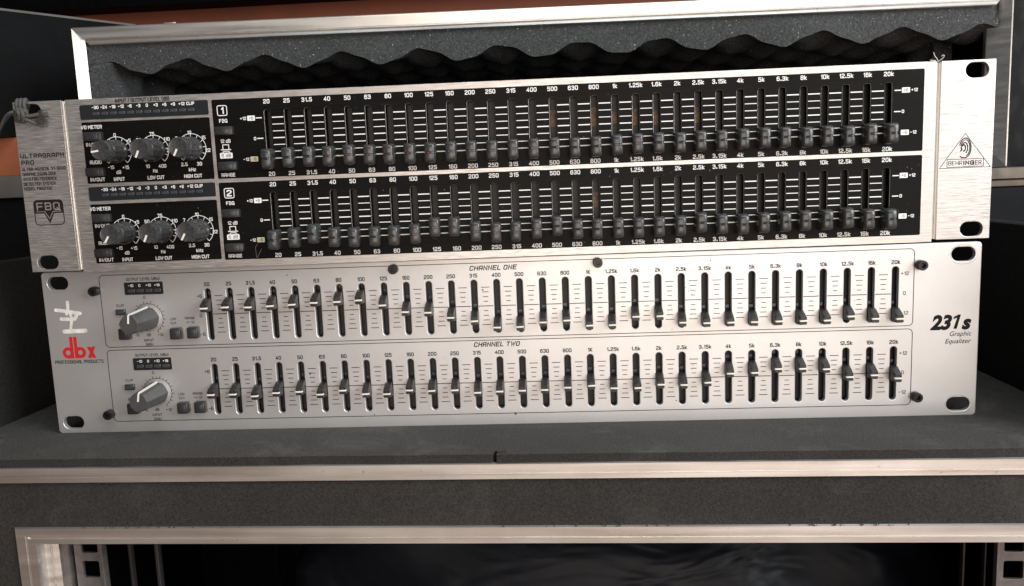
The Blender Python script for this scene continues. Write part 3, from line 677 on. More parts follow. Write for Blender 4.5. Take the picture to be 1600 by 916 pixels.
dY = [[(Z8, 58, 290), (Z8, 180, 283), (Z8, 302, 283), (Z8, 428, 276), (Z8, 550, 268), (Z8, 675, 258), (Z8, 800, 253), (Z8, 927, 244), (Z8, 1056, 272), (Z8, 1180, 308), (Z8, 1305, 312),
       (Z6, 85, 362), (Z6, 209, 380), (Z6, 330, 413), (Z6, 450, 410), (Z6, 569, 386), (Z6, 691, 376), (Z6, 815, 403), (Z6, 937, 400), (Z6, 1058, 356), (Z6, 1184, 353), (Z6, 1310, 387),
       (Z7, 228, 440), (Z7, 355, 437), (Z7, 488, 434), (Z7, 626, 430), (Z7, 759, 428), (Z7, 892, 425), (Z7, 1025, 403), (Z5, 210, 391), (Z5, 328, 391)],
      [(Z8, 103, 765), (Z8, 225, 762), (Z8, 345, 772), (Z8, 465, 754), (Z8, 590, 748), (Z8, 713, 762), (Z8, 832, 741), (Z8, 960, 760), (Z8, 1085, 760), (Z8, 1205, 740), (Z8, 1328, 742),
       (Z6, 108, 745), (Z6, 228, 759), (Z6, 348, 752), (Z6, 466, 748), (Z6, 587, 744), (Z6, 706, 731), (Z6, 828, 722), (Z6, 948, 735), (Z6, 1074, 734), (Z6, 1197, 716), (Z6, 1322, 717),
       (Z7, 233, 768), (Z7, 362, 718), (Z7, 495, 714), (Z7, 622, 692), (Z7, 758, 691), (Z7, 889, 693), (Z7, 1020, 737), (Z5, 206, 660), (Z5, 320, 675)]]
for c in range(2):
    for i, (zz, a, b_) in enumerate(dY[c]):
        x, z = pd(zz[0]+a/zz[2], zz[1]+b_/zz[2], 7.0)
        z = max(z, DZ[c][0]+2.6); z = min(z, DZ[c][1]-5)
        kn = dl('slider_knob', lev, 'lever', (DS[i]+random.uniform(-.12, .12), random.uniform(-.2, .2), z), (0, random.uniform(-.03, .03), random.uniform(-.06, .06)))
        dl('indicator_line', lin, 'line', None, None, kn); dl('carriage', stub, 'cap', None, None, kn)
# meters, buttons and gain knobs, both channels
def dial_knob():
    n = 14; rg = []
    for r, y in ((6.4, -1.3), (6.3, -3.0), (5.8, -10), (5.2, -19.4), (4.7, -20.3)):
        rg.append([((r*(1.0 if i % 2 == 0 else 0.955))*math.cos(2*math.pi*(i+.5)/n), y, (r*(1.0 if i % 2 == 0 else 0.955))*math.sin(2*math.pi*(i+.5)/n)) for i in range(n)])
    return loft('gain_knob', rg, True, 0.3)
gk = dial_knob()
def ptr():
    a = [(-0.5, -2.0, 6.7), (0.5, -2.0, 6.7), (0.5, -19.3, 5.5), (-0.5, -19.3, 5.5)]; b = [(x, y, z-0.9) for x, y, z in a]
    V = a+b; Fc = [(0, 1, 2, 3), (4, 5, 6, 7), (0, 1, 5, 4), (1, 2, 6, 5), (2, 3, 7, 6), (3, 0, 4, 7)]
    c_ = [(-0.5, -19.2, 5.5), (0.5, -19.2, 5.5), (0.5, -20.55, 4.8), (-0.5, -20.55, 4.8), (0.5, -20.55, 0.6), (-0.5, -20.55, 0.6), (0.5, -20.1, 0.6), (-0.5, -20.1, 0.6)]
    o_ = len(V); V += c_; Fc += [(o_, o_+1, o_+2, o_+3), (o_+3, o_+2, o_+4, o_+5), (o_+5, o_+4, o_+6, o_+7)]
    return pyd('pointer', V, Fc)
pm = ptr()
def disc(r, y0, y1, n=32, ch=0.4): return loft('skirt', [[(rr*math.cos(2*math.pi*i/n), yy, rr*math.sin(2*math.pi*i/n)) for i in range(n)] for rr, yy in ((r, y0), (r, y1+ch*.5), (r-ch, y1))], True, 0.5)
skm = disc(7.0, -0.05, -1.3, 36, 0.8)
bt = boxm('push_button', -3.0, 3.0, -3.6, 0.6, -3.0, 3.0, 0.7, 2); btf = boxm('button_cap', -2.25, 2.25, -4.6, -3.5, -2.25, 2.25, 0.35, 2)
clipm = boxm('clip_light', -2.6, 2.6, -1.7, 0, -1.5, 1.5, 0.25, 1); clipf = boxm('lens', -2.0, 2.0, -1.95, -1.65, -0.95, 0.95, 0.12, 1)
mw_, mh_ = 21.0, 6.6
meter = outline((-mw_/2, mw_/2, -mh_/2, mh_/2), 0.6, 0.5, -0.1)
GK = [((232.5, 497.5), (203, 514.7)), ((246.5, 613.5), (216.7, 635.5))]
MT = [((192.8, 440.4), (257, 460.5)), ((206.9, 559), (270.2, 578))]
ang0 = [math.radians(6), math.radians(10)]
LAY = [dict(out=(223, 436), clipt=(187.6, 477.7), clip=(188.5, 488.3), by=(194.5, 522.5), byt=(196, 507), low=(271, 501.8), lowb=(274.5, 521.8), rng=(297, 500.3), rngb=(301.2, 520.2), o=(225.5, 464.8), db=(232.6, 523.5), p12=(251, 523), m12=(213.6, 523.5), ig=(233.5, 535)),
       dict(out=(237.2, 554.7), clipt=(202, 594.5), clip=(202.7, 605.2), by=(208, 639), byt=(210, 624), low=(284, 619), lowb=(286, 638), rng=(309.3, 618), rngb=(312.4, 637), o=(239, 582.3), db=(245.7, 640), p12=(264, 639.8), m12=(227, 640), ig=(246.6, 651.4))]
for c in range(2):
    A = LAY[c]
    x, z = pd(*[avg(MT[c][0][k_], MT[c][1][k_]) for k_ in (0, 1)])
    mtr = dl('level_meter', shape2d('level_meter', [rrect(-mw_/2, mw_/2, -mh_/2, mh_/2, 0.5, 2), rrect(-9.6, 9.8, -2.6, 0.2, 0.2, 1)], -0.35, 0.0), 'ledpanel', (x, 0, z))
    dl('meter_recess', flat('meter_recess', [[(-9.7, -2.7), (9.9, -2.7), (9.9, 0.3), (-9.7, 0.3)]], -0.04), 'void', None, None, mtr)
    for k_, s in enumerate(('-10', '0', '+10', '+18')):
        xx = -6.9+k_*4.75
        dl('level_light', boxm('level_light', xx-1.9, xx+1.9, -0.55, -0.05, -2.2, -0.3, 0.15, 1), 'led', None, None, mtr)
        dl('level_number', sft(s, 1.4, t=0.17, y=-0.4), 'white', (xx, 0, 1.55), None, mtr)
    DT('OUTPUT LEVEL (dBu)', *A['out'], 1.45, wid=18.2, bold=0.03); DT('CLIP', *A['clipt'], 1.3, bold=0.02, xs=1.1)
    x, z = pd(*A['clip'], 1); o = dl('clip_light', clipm, 'button', (x, 0, z)); dl('lens', clipf, 'led', None, None, o)
    for key in ('by', 'lowb', 'rngb'):
        x, z = pd(*A[key], 2.5); o = dl('push_button', bt, 'button', (x, 0, z)); dl('button_cap', btf, 'button', None, None, o)
    DT('BYPASS', *A['byt'], 1.3, bold=0.02)
    x, z = pd(*A['low']); dl('lettering', sft('LOW', 1.3), 'ink', (x, 0, z+1.1)); dl('lettering', sft('CUT', 1.3), 'ink', (x, 0, z-1.1))
    x, z = pd(*A['rng']); dl('lettering', sft('RANGE', 1.3), 'ink', (x, 0, z+1.1)); dl('lettering', sft('+/-12', 1.3), 'ink', (x, 0, z-1.1))
    x, z = pd(*A['ig']); dl('lettering', sft('INPUT', 1.45), 'ink', (x, 0, z+1.15)); dl('lettering', sft('GAIN', 1.45), 'ink', (x, 0, z-1.15))
    for s, key in (('0', 'o'), ('dB', 'db'), ('+12', 'p12'), ('-12', 'm12')): DT(s, *A[key], 1.45, bold=0.02)
    x, z = pd(*GK[c][0])
    po = []
    for k_ in range(23):
        a = math.radians(90+148-296*k_/22); r0 = 7.9; r1 = 9.3 if k_ % 2 == 0 else 8.7
        po.append(seg2((r0*math.cos(a), r0*math.sin(a)), (r1*math.cos(a), r1*math.sin(a)), 0.26))
    arc = [(7.8*math.cos(math.radians(238-296*k_/40)), 7.8*math.sin(math.radians(238-296*k_/40))) for k_ in range(41)]
    dl('dial_marks', flat('dial_marks', po+stroke(arc, 0.26), -0.06), 'ink', (x, 0, z))
    kn = dl('gain_knob', gk, 'knobgrey', (x, 0, z), (0, ang0[c], 0))
    dl('skirt', skm, 'skirt', None, None, kn); dl('pointer', pm, 'line', None, None, kn)
# ================================================================== UPPER UNIT (brushed aluminium, black panels)
eqU = empty('graphic_equalizer', tuple(BO), BYAW)
tag(eqU, 'brushed aluminium graphic equalizer with black slider panels, stacked on the silver painted one', 'equalizer', 'rack equalizers stacked in the case')
def ul(name, me, mat, loc=None, rot=None, parent=None): return link(name, me, mat, parent or eqU, loc, rot)
gl = avg(pb(96.6, 156.2)[0], pb(128.4, 422.2)[0]); gr = avg(pb(1466.5, 96.4)[0], pb(1460, 373.7)[0])
GW = 1.0
u1 = pb(417, 172.4), pb(1388.4, 128.4); u2 = pb(427.5, 300.2), pb(1385.3, 262.5)
ux0 = avg(u1[0][0], u2[0][0]); ux1 = avg(u1[1][0], u2[1][0])
US = [lerp(ux0, ux1, i/30) for i in range(31)]; UP = (ux1-ux0)/30
SL = avg(pb(678, 292)[1])-pb(683, 375)[1]
UZ = [(avg(u1[0][1], u1[1][1])-SL, avg(u1[0][1], u1[1][1])), (avg(u2[0][1], u2[1][1])-SL, avg(u2[0][1], u2[1][1]))]
USW = 3.3
loops = [rrect(gl+GW, gr-GW, -0.9, BH, 0.15, 1)]
for z0, z1 in UZ:
    for x in US: loops.append(rrect(x-USW/2, x+USW/2, z0, z1, 1.0, 3))
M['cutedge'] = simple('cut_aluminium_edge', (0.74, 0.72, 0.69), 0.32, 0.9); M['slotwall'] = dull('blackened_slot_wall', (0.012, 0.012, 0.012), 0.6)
fpU = shape2d('faceplate', loops, 0.0, 2.6, 0.09, 1); fpU.materials.append(M['brushed']); fpU.materials.append(M['slotwall']); fpU.materials.append(M['cutedge'])
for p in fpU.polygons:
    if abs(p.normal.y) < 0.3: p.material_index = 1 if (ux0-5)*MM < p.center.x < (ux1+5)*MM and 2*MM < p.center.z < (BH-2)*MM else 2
ul('faceplate', fpU, 'brushed')
for sx in (-1, 1):
    a, b = (-HW, gl-GW) if sx < 0 else (gr+GW, HW)
    lp = [rrect(a, b, 0, BH, 0.15, 1)]
    for hz in (BH/2-38.1, BH/2+38.1): lp.append(rrect(sx*232.55-5.5, sx*232.55+5.5, hz-3.6, hz+3.6, 3.5, 6))
    em = shape2d('rack_ear', lp, 0.0, 2.6, 0.2, 1); em.materials.append(M['brushed']); em.materials.append(M['cutedge'])
    for p in em.polygons:
        if abs(p.normal.y) < 0.9: p.material_index = 1
    ul('rack_ear', em, 'brushed')
    g0 = gl if sx < 0 else gr
    ul('joint_strip', boxm('joint_strip', g0-3, g0+3, 2.65, 3.6, 0.4, BH-0.4), 'cutedge')
ul('chassis', tray_mesh('chassis', -217, 217, 3.65, 205, 1.2, BH-1.4, 14), 'chassis')
for sx in (-1, 1):
    for yy in (24, 120): ul('rubber_foot', boxm('rubber_foot', sx*190-7, sx*190+7, yy-7, yy+7, 86.2-BO.z, 1.2, 0.4), 'rubber')
# black printed panels
def bq(*P):
    c = [pb(*p) for p in P]; return (avg(c[0][0], c[2][0]), avg(c[1][0], c[3][0]), avg(c[2][1], c[3][1]), avg(c[0][1], c[1][1]))   # TL TR BL BR
PA = [bq((328.6, 156.2), (1444.6, 107.2), (340.7, 280), (1441.2, 235.7)), bq((341.7, 285.6), (1441, 242.2), (353.2, 405.8), (1437.6, 367.7))]
PL = [bq((123.8, 164.4), (324.3, 156.5), (126, 188.3), (326, 178.8)), bq((138.6, 292.8), (336.8, 285), (140.2, 314.8), (338.4, 306.9))]
PK = [bq((126.5, 191.6), (326.3, 183.4), (137, 288.2), (335.8, 279)), bq((141.5, 320), (338.4, 312), (151.4, 412.4), (347.6, 404.5))]
px0 = avg(PL[0][0], PL[1][0], PK[0][0], PK[1][0]); px1 = avg(PL[0][1], PL[1][1], PK[0][1], PK[1][1])
qx0 = avg(PA[0][0], PA[1][0]); qx1 = avg(PA[0][1], PA[1][1])
for c in range(2):
    z0, z1 = UZ[c]
    lp = [rrect(qx0, qx1, PA[c][2], PA[c][3], 0.7, 3)]+[rrect(x-USW/2-0.07, x+USW/2+0.07, z0-0.07, z1+0.07, 1.1, 3) for x in US]
    ul('printed_panel', sheet('printed_panel', lp, -0.05), 'black')
    ul('printed_panel', sheet('printed_panel', [rrect(px0, px1, PK[c][2], PK[c][3], 0.7, 3)], -0.05), 'black')
trk2 = boxm('slider_track', -1.75, 2.0, 5.2, 6.2, -15, 15)
rusty = {(0, 18), (0, 19), (0, 21), (1, 16), (0, 16), (0, 14), (0, 17)}
for c in range(2):
    for i, x in enumerate(US):
        zc_ = avg(*UZ[c]); me = trk2
        o = ul('slider_track', trk2, 'track', (x, 0, zc_))
        if (c, i) in rusty:
            ul('rust_patch', boxm('rust_patch', -1.3, 1.3, 5.0, 5.19, -1+random.uniform(-1, 1), 8+random.uniform(-3, 1)), 'rust', None, None, o)
# white scale lines between the slots
zl = []
for c, (pa, pz) in enumerate((((404.5, 183.6), (410, 247.8)), ((421.7, 312.4), (429, 373)))): zl.append((pb(*pa)[1], pb(*pz)[1]))
zr = [(pb(1403, 142)[1], pb(1408, 207.5)[1]), (pb(1399, 275)[1], pb(1404, 339)[1])]
for c in range(2):
    top = avg(zl[c][0], zr[c][0]); bot = avg(zl[c][1], zr[c][1]); mid_ = (top+bot)/2; st_ = (top-bot)/6
    qs = []
    for k_ in range(7):
        th = 0.52 if k_ in (0, 3, 6) else 0.36
        qs.append(seg2((-UP*0.285, (3-k_)*st_), (UP*0.285, (3-k_)*st_), th))
    me = flat('scale_marks', qs, -0.1)
    for i in range(30): ul('scale_marks', me, 'white', ((US[i]+US[i+1])/2, 0, mid_))
    for sg, xe in ((-1, US[0]), (1, US[-1])):
        qs = [seg2((xe+sg*2.9, mid_+k_*st_), (xe+sg*6.0, mid_+k_*st_), 0.5) for k_ in (3, 0)]
        ul('scale_marks', flat('scale_marks', qs, -0.1), 'white')
        for k_, a, b in ((3, '+12', '+6'), (-3, '-12', '-6')):
            bxm = sheet('range_box', [rrect(-1.95, 1.95, -1.25, 1.25, 0.35, 3)], -0.1)
            xb_ = xe+sg*8.3
            o = ul('range_box', bxm, 'ivory' if (sg < 0 and k_ < 0) else 'white', (xb_, 0, mid_+k_*st_))
            ul('lettering', sft(b, 1.45, t=0.13, y=-0.13), 'ink', None, None, o)
            ul('lettering', sft(a, 1.55, 'LEFT' if sg > 0 else 'RIGHT', t=0.19, xs=0.95, y=-0.1), 'white', (xb_+sg*2.5, 0, mid_+k_*st_))
        ul('lettering', sft('0', 1.6, t=0.2, y=-0.1), 'white', (xe+sg*7.1, 0, mid_))
# frequency numbers above and below every slider
for c, (ta, tb_, ba, bb_) in enumerate((((415, 158.3), (1389.8, 115.9), (425.2, 273), (1387, 235.5)), ((426.5, 287.4), (1386.2, 250.6), (435.6, 398), (1384, 366.3)))):
    zt = avg(pb(*ta)[1], pb(*tb_)[1]); zb_ = avg(pb(*ba)[1], pb(*bb_)[1])
    for i, s_ in enumerate(FREQ):
        me = sft(s_, 2.1, t=0.185, xs=0.95, y=-0.1)
        ul('frequency_number', me, 'white', (US[i], 0, zt)); ul('frequency_number', me, 'white', (US[i], 0, zb_+(0.6, 0.3)[c]))
# slider caps
def capmesh():
    def sec(z, w_, d, r):
        h = w_/2; return [(-h, 0.4, z), (-h, -d+r*1.3, z), (-h+r*0.3, -d+r*0.45, z), (-h+r, -d, z), (h-r, -d, z), (h-r*0.3, -d+r*0.45, z), (h, -d+r*1.3, z), (h, 0.4, z)]
    R2 = [(z_*0.93, w2, d2, r2) for z_, w2, d2, r2 in [(-5.4, 3.6, 4.6, .9), (-5.15, 4.6, 6.6, 1.0), (-4.6, 5.1, 7.6, 1.1), (-3.6, 5.35, 8.0, 1.1), (-2.0, 5.3, 8.0, 1.1), (-0.75, 5.25, 8.0, 1.05), (-0.5, 4.9, 7.45, .95), (0.45, 4.9, 7.45, .95), (0.6, 5.25, 8.0, 1.05),
          (2.0, 5.3, 8.0, 1.1), (3.6, 5.35, 8.0, 1.1), (4.6, 5.1, 7.6, 1.1), (5.15, 4.6, 6.6, 1.0), (5.4, 3.6, 4.6, .9)]]
    return loft('slider_knob', [sec(*r) for r in R2], True, 0.75)
cm = capmesh(); wm = boxm('indicator_window', -1.0, 1.0, -7.75, -6.9, -0.5, 0.4); stem = boxm('slider_stem', -1.1, 1.1, 0.3, 5.1, -2, 2)
A2, A3, A4, A5, A6, A7 = (320, 120, 3.0525), (700, 110, 3.0525), (1060, 80, 4.581), (1300, 70, 4.163), (1060, 240, 5.089), (1300, 250, 4.163)
uY = [[(A2, 295, 391), (A2, 388, 384), (A2, 489, 379), (A2, 588, 378), (A2, 683, 371), (A2, 785, 371), (A2, 880, 368), (A2, 983, 364), (A2, 1073, 361), (A3, 10, 385), (A3, 103, 383), (A3, 206, 381), (A3, 304, 374), (A3, 400, 371), (A3, 500, 367), (A3, 597, 367), (A3, 698, 362), (A3, 797, 354), (A3, 899, 348), (A3, 997, 344), (A3, 1103, 343),
       (A4, 155, 641), (A4, 315, 636), (A4, 465, 625), (A4, 622, 618), (A4, 775, 614), (A4, 930, 614), (A4, 1085, 605), (A5, 132, 591), (A5, 272, 578), (A5, 420, 573)],
      [(A2, 317, 780), (A2, 412, 770), (A2, 510, 751), (A2, 606, 767), (A2, 704, 767), (A2, 800, 763), (A2, 898, 759), (A2, 994, 751), (A2, 1085, 720), (A3, 28, 748), (A3, 125, 769), (A3, 222, 775), (A3, 317, 771), (A3, 407, 757), (A3, 510, 743), (A3, 603, 758), (A3, 700, 757), (A3, 805, 753), (A3, 903, 751), (A3, 1000, 747), (A3, 1100, 742),
       (A6, 166, 551), (A6, 348, 562), (A6, 512, 564), (A6, 683, 552), (A6, 852, 543), (A6, 1018, 535), (A6, 1190, 529), (A7, 116, 379), (A7, 250, 387), (A7, 400, 384)]]
redset = set(range(3, 14)) | {17, 18}
for c in range(2):
    for i, (zz, a, b_) in enumerate(uY[c]):
        x, z = pb(zz[0]+a/zz[2], zz[1]+b_/zz[2], 7.4)
        kn = ul('slider_knob', cm, 'cap', (US[i]+random.uniform(-.12, .12), random.uniform(-.15, .15), z), (0, random.uniform(-.03, .03), random.uniform(-.05, .05)))
        wmm = wm if not ((i in redset and c == 0) or (c == 1 and 6 <= i <= 13)) else None
        if wmm is None:
            wmm = boxm('indicator_window', -1.0, 1.0, -7.75, -6.9, -0.5, 0.4); ul('indicator_window', wmm, 'ledred', None, None, kn)
        else: ul('indicator_window', wmm, 'void', None, None, kn)
        ul('slider_stem', stem, 'void', None, None, kn)
# level meters
LBL = ['-30', '-24', '-18', '-12', '-6', '-3', '0', '+3', '+6', '+9', '+12', 'CLIP']
for c, (la_, lb_, da, db_) in enumerate((((149, 168), (297.5, 161.8), (149.4, 178.2), (298.8, 171.6)), ((163.8, 296), (311, 290.9), (163.8, 304.6), (312.9, 299.4)))):
    mt_ = ul('level_meter', shape2d('level_meter', [rrect(px0, px1, PL[c][2], PL[c][3], 0.9, 3)], -0.25, -0.01, 0.08, 1), 'ledpanel')
    A, B, C_, D_ = pb(*la_), pb(*lb_), pb(*da), pb(*db_)
    for k_, s_ in enumerate(LBL):
        t = k_/11; xx = lerp(A[0], B[0], t)
        ul('level_number', sft(s_, 1.6, t=0.2, y=-0.29, xs=0.92), 'white', (xx, 0, avg(A[1], B[1])), None, mt_)
        ul('level_light', boxm('level_light', -1.75, 1.75, -0.55, -0.2, -0.8, 0.8, 0.15, 1), 'led', (xx+0.1, 0, avg(C_[1], D_[1])), None, mt_)
# rotary knobs
def rot_mesh():
    n = 48; rg = []
    for r, y, fl in ((5.9, -0.3, 0), (5.9, -2.2, 0), (5.55, -2.8, 1), (5.2, -11.3, 1), (5.1, -11.6, 0), (4.85, -11.9, 0), (5.1, -12.3, 0), (4.95, -15.4, 1), (4.5, -16.0, 0), (3.9, -15.8, 0)):
        rg.append([(r*(1-0.055*fl*(i % 4 in (0, 1)))*math.cos(2*math.pi*i/n), y, r*(1-0.055*fl*(i % 4 in (0, 1)))*math.sin(2*math.pi*i/n)) for i in range(n)])
    return loft('rotary_knob', rg, True, 0.5)
rm = rot_mesh(); pmk = boxm('pointer', -0.42, 0.42, -16.15, -15.6, 1.0, 4.5)
def UT(s, px, py, cap, mat='white', al='CENTER', name='lettering', **k):
    x, z = pb(px, py); k.setdefault('t', 0.165); return ul(name, sft(s, cap, al, y=-0.1, **k), mat, (x, 0, z))
KC = [[(182.5, 236.8), (241, 235.3), (299.3, 232.3)], [(197, 364), (254.2, 362), (311.5, 359.3)]]
KA = [[-98, -155, -152], [-148, -155, -150]]
TX = [('0', 179.2, 211.2), ('+5', 200.8, 219.8), ('50', 216.9, 219), ('75', 237.2, 209.3), ('110', 260.4, 217.5), ('7', 275.8, 216.5), ('10', 295.5, 207.3), ('15', 317.8, 215), ('22', 325, 234.8), ('260', 267.0, 235.0),
      ('-15', 173.6, 261.7), ('+15', 196.6, 261.7), ('10', 231, 260), ('400', 253.9, 259.4), ('2.5', 288.3, 257), ('30', 311.9, 256), ('dB', 185.7, 269.2), ('Hz', 243, 267), ('kHz', 300.7, 265)]
kz_ = [avg(*[pb(*p)[1] for p in KC[c]]) for c in range(2)]; kxs = [avg(pb(*KC[0][j])[0], pb(*KC[1][j])[0]) for j in range(3)]
dz_ = kz_[0]-kz_[1]
arc = [(7.35*math.cos(math.radians(230-280*k_/40)), 7.35*math.sin(math.radians(230-280*k_/40))) for k_ in range(41)]
dialq = stroke(arc, 0.27)
for k_ in range(11):
    a = math.radians(230-280*k_/10); dialq.append(seg2((7.2*math.cos(a), 7.2*math.sin(a)), (5.9*math.cos(a), 5.9*math.sin(a)), 0.27))
V = []; Fc = []
for i, p in enumerate(dialq): Fc.append(tuple(range(len(V), len(V)+4))); V += [(x, -0.1-0.001*(i % 7), z) for x, z in p]
dm = pyd('dial_marks', V, Fc)
btn = boxm('push_button', -4.6, 4.6, -3.0, 0, -2.1, 2.1, 0.35, 2); btn2 = boxm('button_cap', -4.2, 3.0, -3.5, -2.9, -1.7, 1.7, 0.3, 2)
for c in range(2):
    off = -dz_*c
    for j in range(3):
        ul('dial_marks', dm, 'white', (kxs[j], 0, kz_[c]))
        kn = ul('rotary_knob', rm, 'cap', (kxs[j], 0, kz_[c]), (0, math.radians(KA[c][j]), 0)); ul('pointer', pmk, 'line', None, None, kn)
    for s_, a, b_ in TX:
        x, z = pb(a, b_); ul('lettering', sft(s_, 1.75, t=0.165, y=-0.1, xs=0.9), 'white', (x, 0, z+off))
    for s_, a, b_, wd in (('INPUT', 186.7, 280, 5.6), ('LOW CUT', 244, 277.4, 8.6), ('HIGH CUT', 302, 275, 9.2), ('I/O METER', 143, 198.8, 10.6), ('IN/OUT', 146.4, 226, 7.6), ('AUDIO', 149.7, 253.8, 6.0), ('IN/OUT', 153, 280.7, 7.6), ('FBQ', 348.9, 189, 4.2), ('12 dB', 352.2, 220.7, 5.2), ('RANGE', 357, 273.5, 7.0)):
        x, z = pb(a, b_); ul('lettering', sft(s_, 1.8, t=0.17, y=-0.1, wid=wd), 'white', (x, 0, z+off))
    for a, b_ in ((144.8, 213.3), (148.5, 269), (349.4, 204.6), (355.8, 259.7)):
        x, z = pb(a, b_, 2.0); o = ul('push_button', btn, 'button', (x, 0, z+off)); ul('button_cap', btn2, 'button', None, None, o)
    x, z = pb(347, 173); z += off
    ul('channel_badge', outline((-2.6, 2.6, -2.6, 2.6), 1.0, 0.4, -0.1, 'channel_badge'), 'white', (x, 0, z))
    ul('channel_number', sft('12'[c], 3.3, t=0.2, y=-0.1, xs=1.1), 'white', (x, 0, z))
    x, z = pb(353, 231); z += off
    ic = [seg2((-2.6, -1.0), (2.6, -1.0), .4), seg2((-1.5, -0.8), (-1.5, 1.6), .4), seg2((1.5, -0.8), (1.5, 1.6), .4), seg2((-1.3, 1.45), (1.3, 1.45), .4), seg2((-2.6, -2.6), (2.6, -2.6), .4), seg2((-1.5, -2.4), (-1.5, -1.7), .4), seg2((1.5, -2.4), (1.5, -1.7), .4), seg2((-1.3, -1.75), (1.3, -1.75), .35)]
    ul('switch_symbol', flat('switch_symbol', ic, -0.1), 'white', (x, 0, z))
    x, z = pb(353.8, 243.4); z += off
    o = ul('range_box', sheet('range_box', [rrect(-3.2, 3.2, -1.35, 1.35, 0.4, 3)], -0.1), 'white', (x, 0, z)); ul('lettering', sft('6 dB', 1.6, t=0.15, y=-0.13, wid=4.8), 'ink', None, None, o)
UT('INPUT / OUTPUT LEVEL (dB)', 222, 155.8, 1.9, 'ink', t=0.18, wid=27.5)
# left ear print
def UL_(s, px, py, cap, wid, t): x, z = pb(px, py); ul('lettering', sft(s, cap, 'LEFT', t=t, y=-0.05, wid=wid), 'ink', (x, 0, z))
UL_('ULTRAGRAPH', 31.8, 244.5, 2.3, 22.6, 0.2); UL_('PRO', 33.4, 254.8, 2.3, 6.6, 0.2)
for s_, a, b_, wd in (('ULTRA-MUSICAL 31-BAND', 34.3, 265.3, 22.8), ('GRAPHIC EQUALIZER', 35.2, 273, 17.2), ('WITH FBQ FEEDBACK', 36.2, 280.6, 17.6), ('DETECTION SYSTEM', 37.2, 288.3, 16.6), ('MODEL FBQ3102', 38.2, 295.6, 14.4)): UL_(s_, a, b_, 1.65, wd, 0.19)
fx0, fx1 = avg(pb(51.4, 318)[0], pb(55.5, 345)[0]), avg(pb(98, 318)[0], pb(102, 345)[0]); fz1, fz0 = pb(76, 312)[1], pb(80, 352)[1]
fw = (fx1-fx0)/2; fcx = (fx0+fx1)/2; fm_ = lerp(fz1, fz0, 0.53)
ul('badge_frame', outline((fx0, fx1, fz0, fz1), 2.2, 0.45, -0.05, 'badge_frame'), 'ink')
top_ = rrect(fx0+0.3, fx1-0.3, fz0+0.3, fz1-0.3, 2.0, 5); top_ = [p for p in top_ if p[1] > fm_]
right = [p for p in top_ if p[0] > fcx]; left = [p for p in top_ if p[0] <= fcx]
vz = lerp(fz1, fz0, 0.93)
poly = right[:]+left+[(fx0+0.3, fm_), (fcx-2.6, fm_), (fcx, vz), (fcx+2.6, fm_), (fx1-0.3, fm_)]
ul('badge', sheet('badge', [poly], -0.07), 'ink')
ul('lettering', sft('FBQ', 4.0, t=0.17, y=-0.1, wid=fw*1.6), 'brushed', (fcx, 0, lerp(fz1, fz0, 0.26)))
ul('badge_line', flat('badge_line', strip([(fx0+1.2, fm_+0.9), (fcx-2.2, fm_+0.9), (fcx, vz+2.4), (fcx+2.2, fm_+0.9), (fx1-1.2, fm_+0.9)], 0.4, False), -0.1), 'brushed')
# right ear emblem: triangle, ear and name
t0, t1, t2 = pb(1508.5, 208.6), pb(1467.7, 264), pb(1547.4, 260)
tb0 = avg(t1[1], t2[1]); tri = [t0, (t1[0], tb0), (t2[0], tb0)]
ul('emblem_triangle', flat('emblem_triangle', strip(tri, 0.26, True), -0.05), 'ink')
bxl, bxr = pb(1479.7, 256)[0], pb(1536.4, 254)[0]; bzt, bzb = avg(pb(1480, 249.6)[1], pb(1536, 247.3)[1]), avg(pb(1480, 261.6)[1], pb(1536, 259.5)[1])
ul('emblem_box', flat('emblem_box', strip([(bxl, bzb), (bxr, bzb), (bxr, bzt), (bxl, bzt)], 0.26, True), -0.06), 'ink')
cw = (bxr-bxl); ch_ = (bzt-bzb); nz0 = (bzt+bzb)/2
for s_, f0, f1, tt in (('BEHR', 0.035, 0.42, 0.13), ('ING', 0.45, 0.75, 0.24), ('ER', 0.775, 0.95, 0.13)):
    ul('lettering', sft(s_, ch_*0.58, 'LEFT', t=tt, wid=cw*(f1-f0), y=-0.05), 'ink', (bxl+cw*f0, 0, nz0))
def ear(sx, sz, a0, a1, cx, cz, n=16): return [(cx+sx*math.cos(math.radians(lerp(a0, a1, k_/n))), cz+sz*math.sin(math.radians(lerp(a0, a1, k_/n)))) for k_ in range(n+1)]
ex, ez = pb(1508.2, 231.2); es = 1.0
eq = []
for (sx, sz, a0, a1, tt, ddx) in ((2.75, 4.7, 165, -95, 0.5, 0), (2.1, 3.9, 170, -80, 0.42, 0.05), (1.35, 2.6, 160, -70, 0.5, -0.2), (0.8, 1.5, 150, -120, 0.55, -0.7)): eq.append(strip(ear(sx, sz, a0, a1, ex+ddx, ez), tt, False))
eq.append(strip([(ex-2.4, ez-3.9), (ex-1.5, ez-4.6), (ex-0.3, ez-4.7)], 0.5, False)); eq.append(strip([(ex-2.3, ez-1.6), (ex-1.6, ez-0.7), (ex-2.0, ez+0.5)], 0.6, False))
V = []; Fc = []
for j, qd in enumerate(eq):
    for p in qd: Fc.append(tuple(range(len(V), len(V)+4))); V += [(x, -0.05-0.002*j, z) for x, z in p]
ul('emblem_ear', pyd('emblem_ear', V, Fc), 'ink')
# two scratches on the lower black panel
scr = [strip([pb(402.5, 381.5), pb(399, 387), pb(401.5, 403)], 0.3, False), strip([pb(409, 389), pb(402, 403)], 0.3, False)]
ul('scratch', flat('scratch', scr[0]+scr[1], -0.09), 'greyboard')
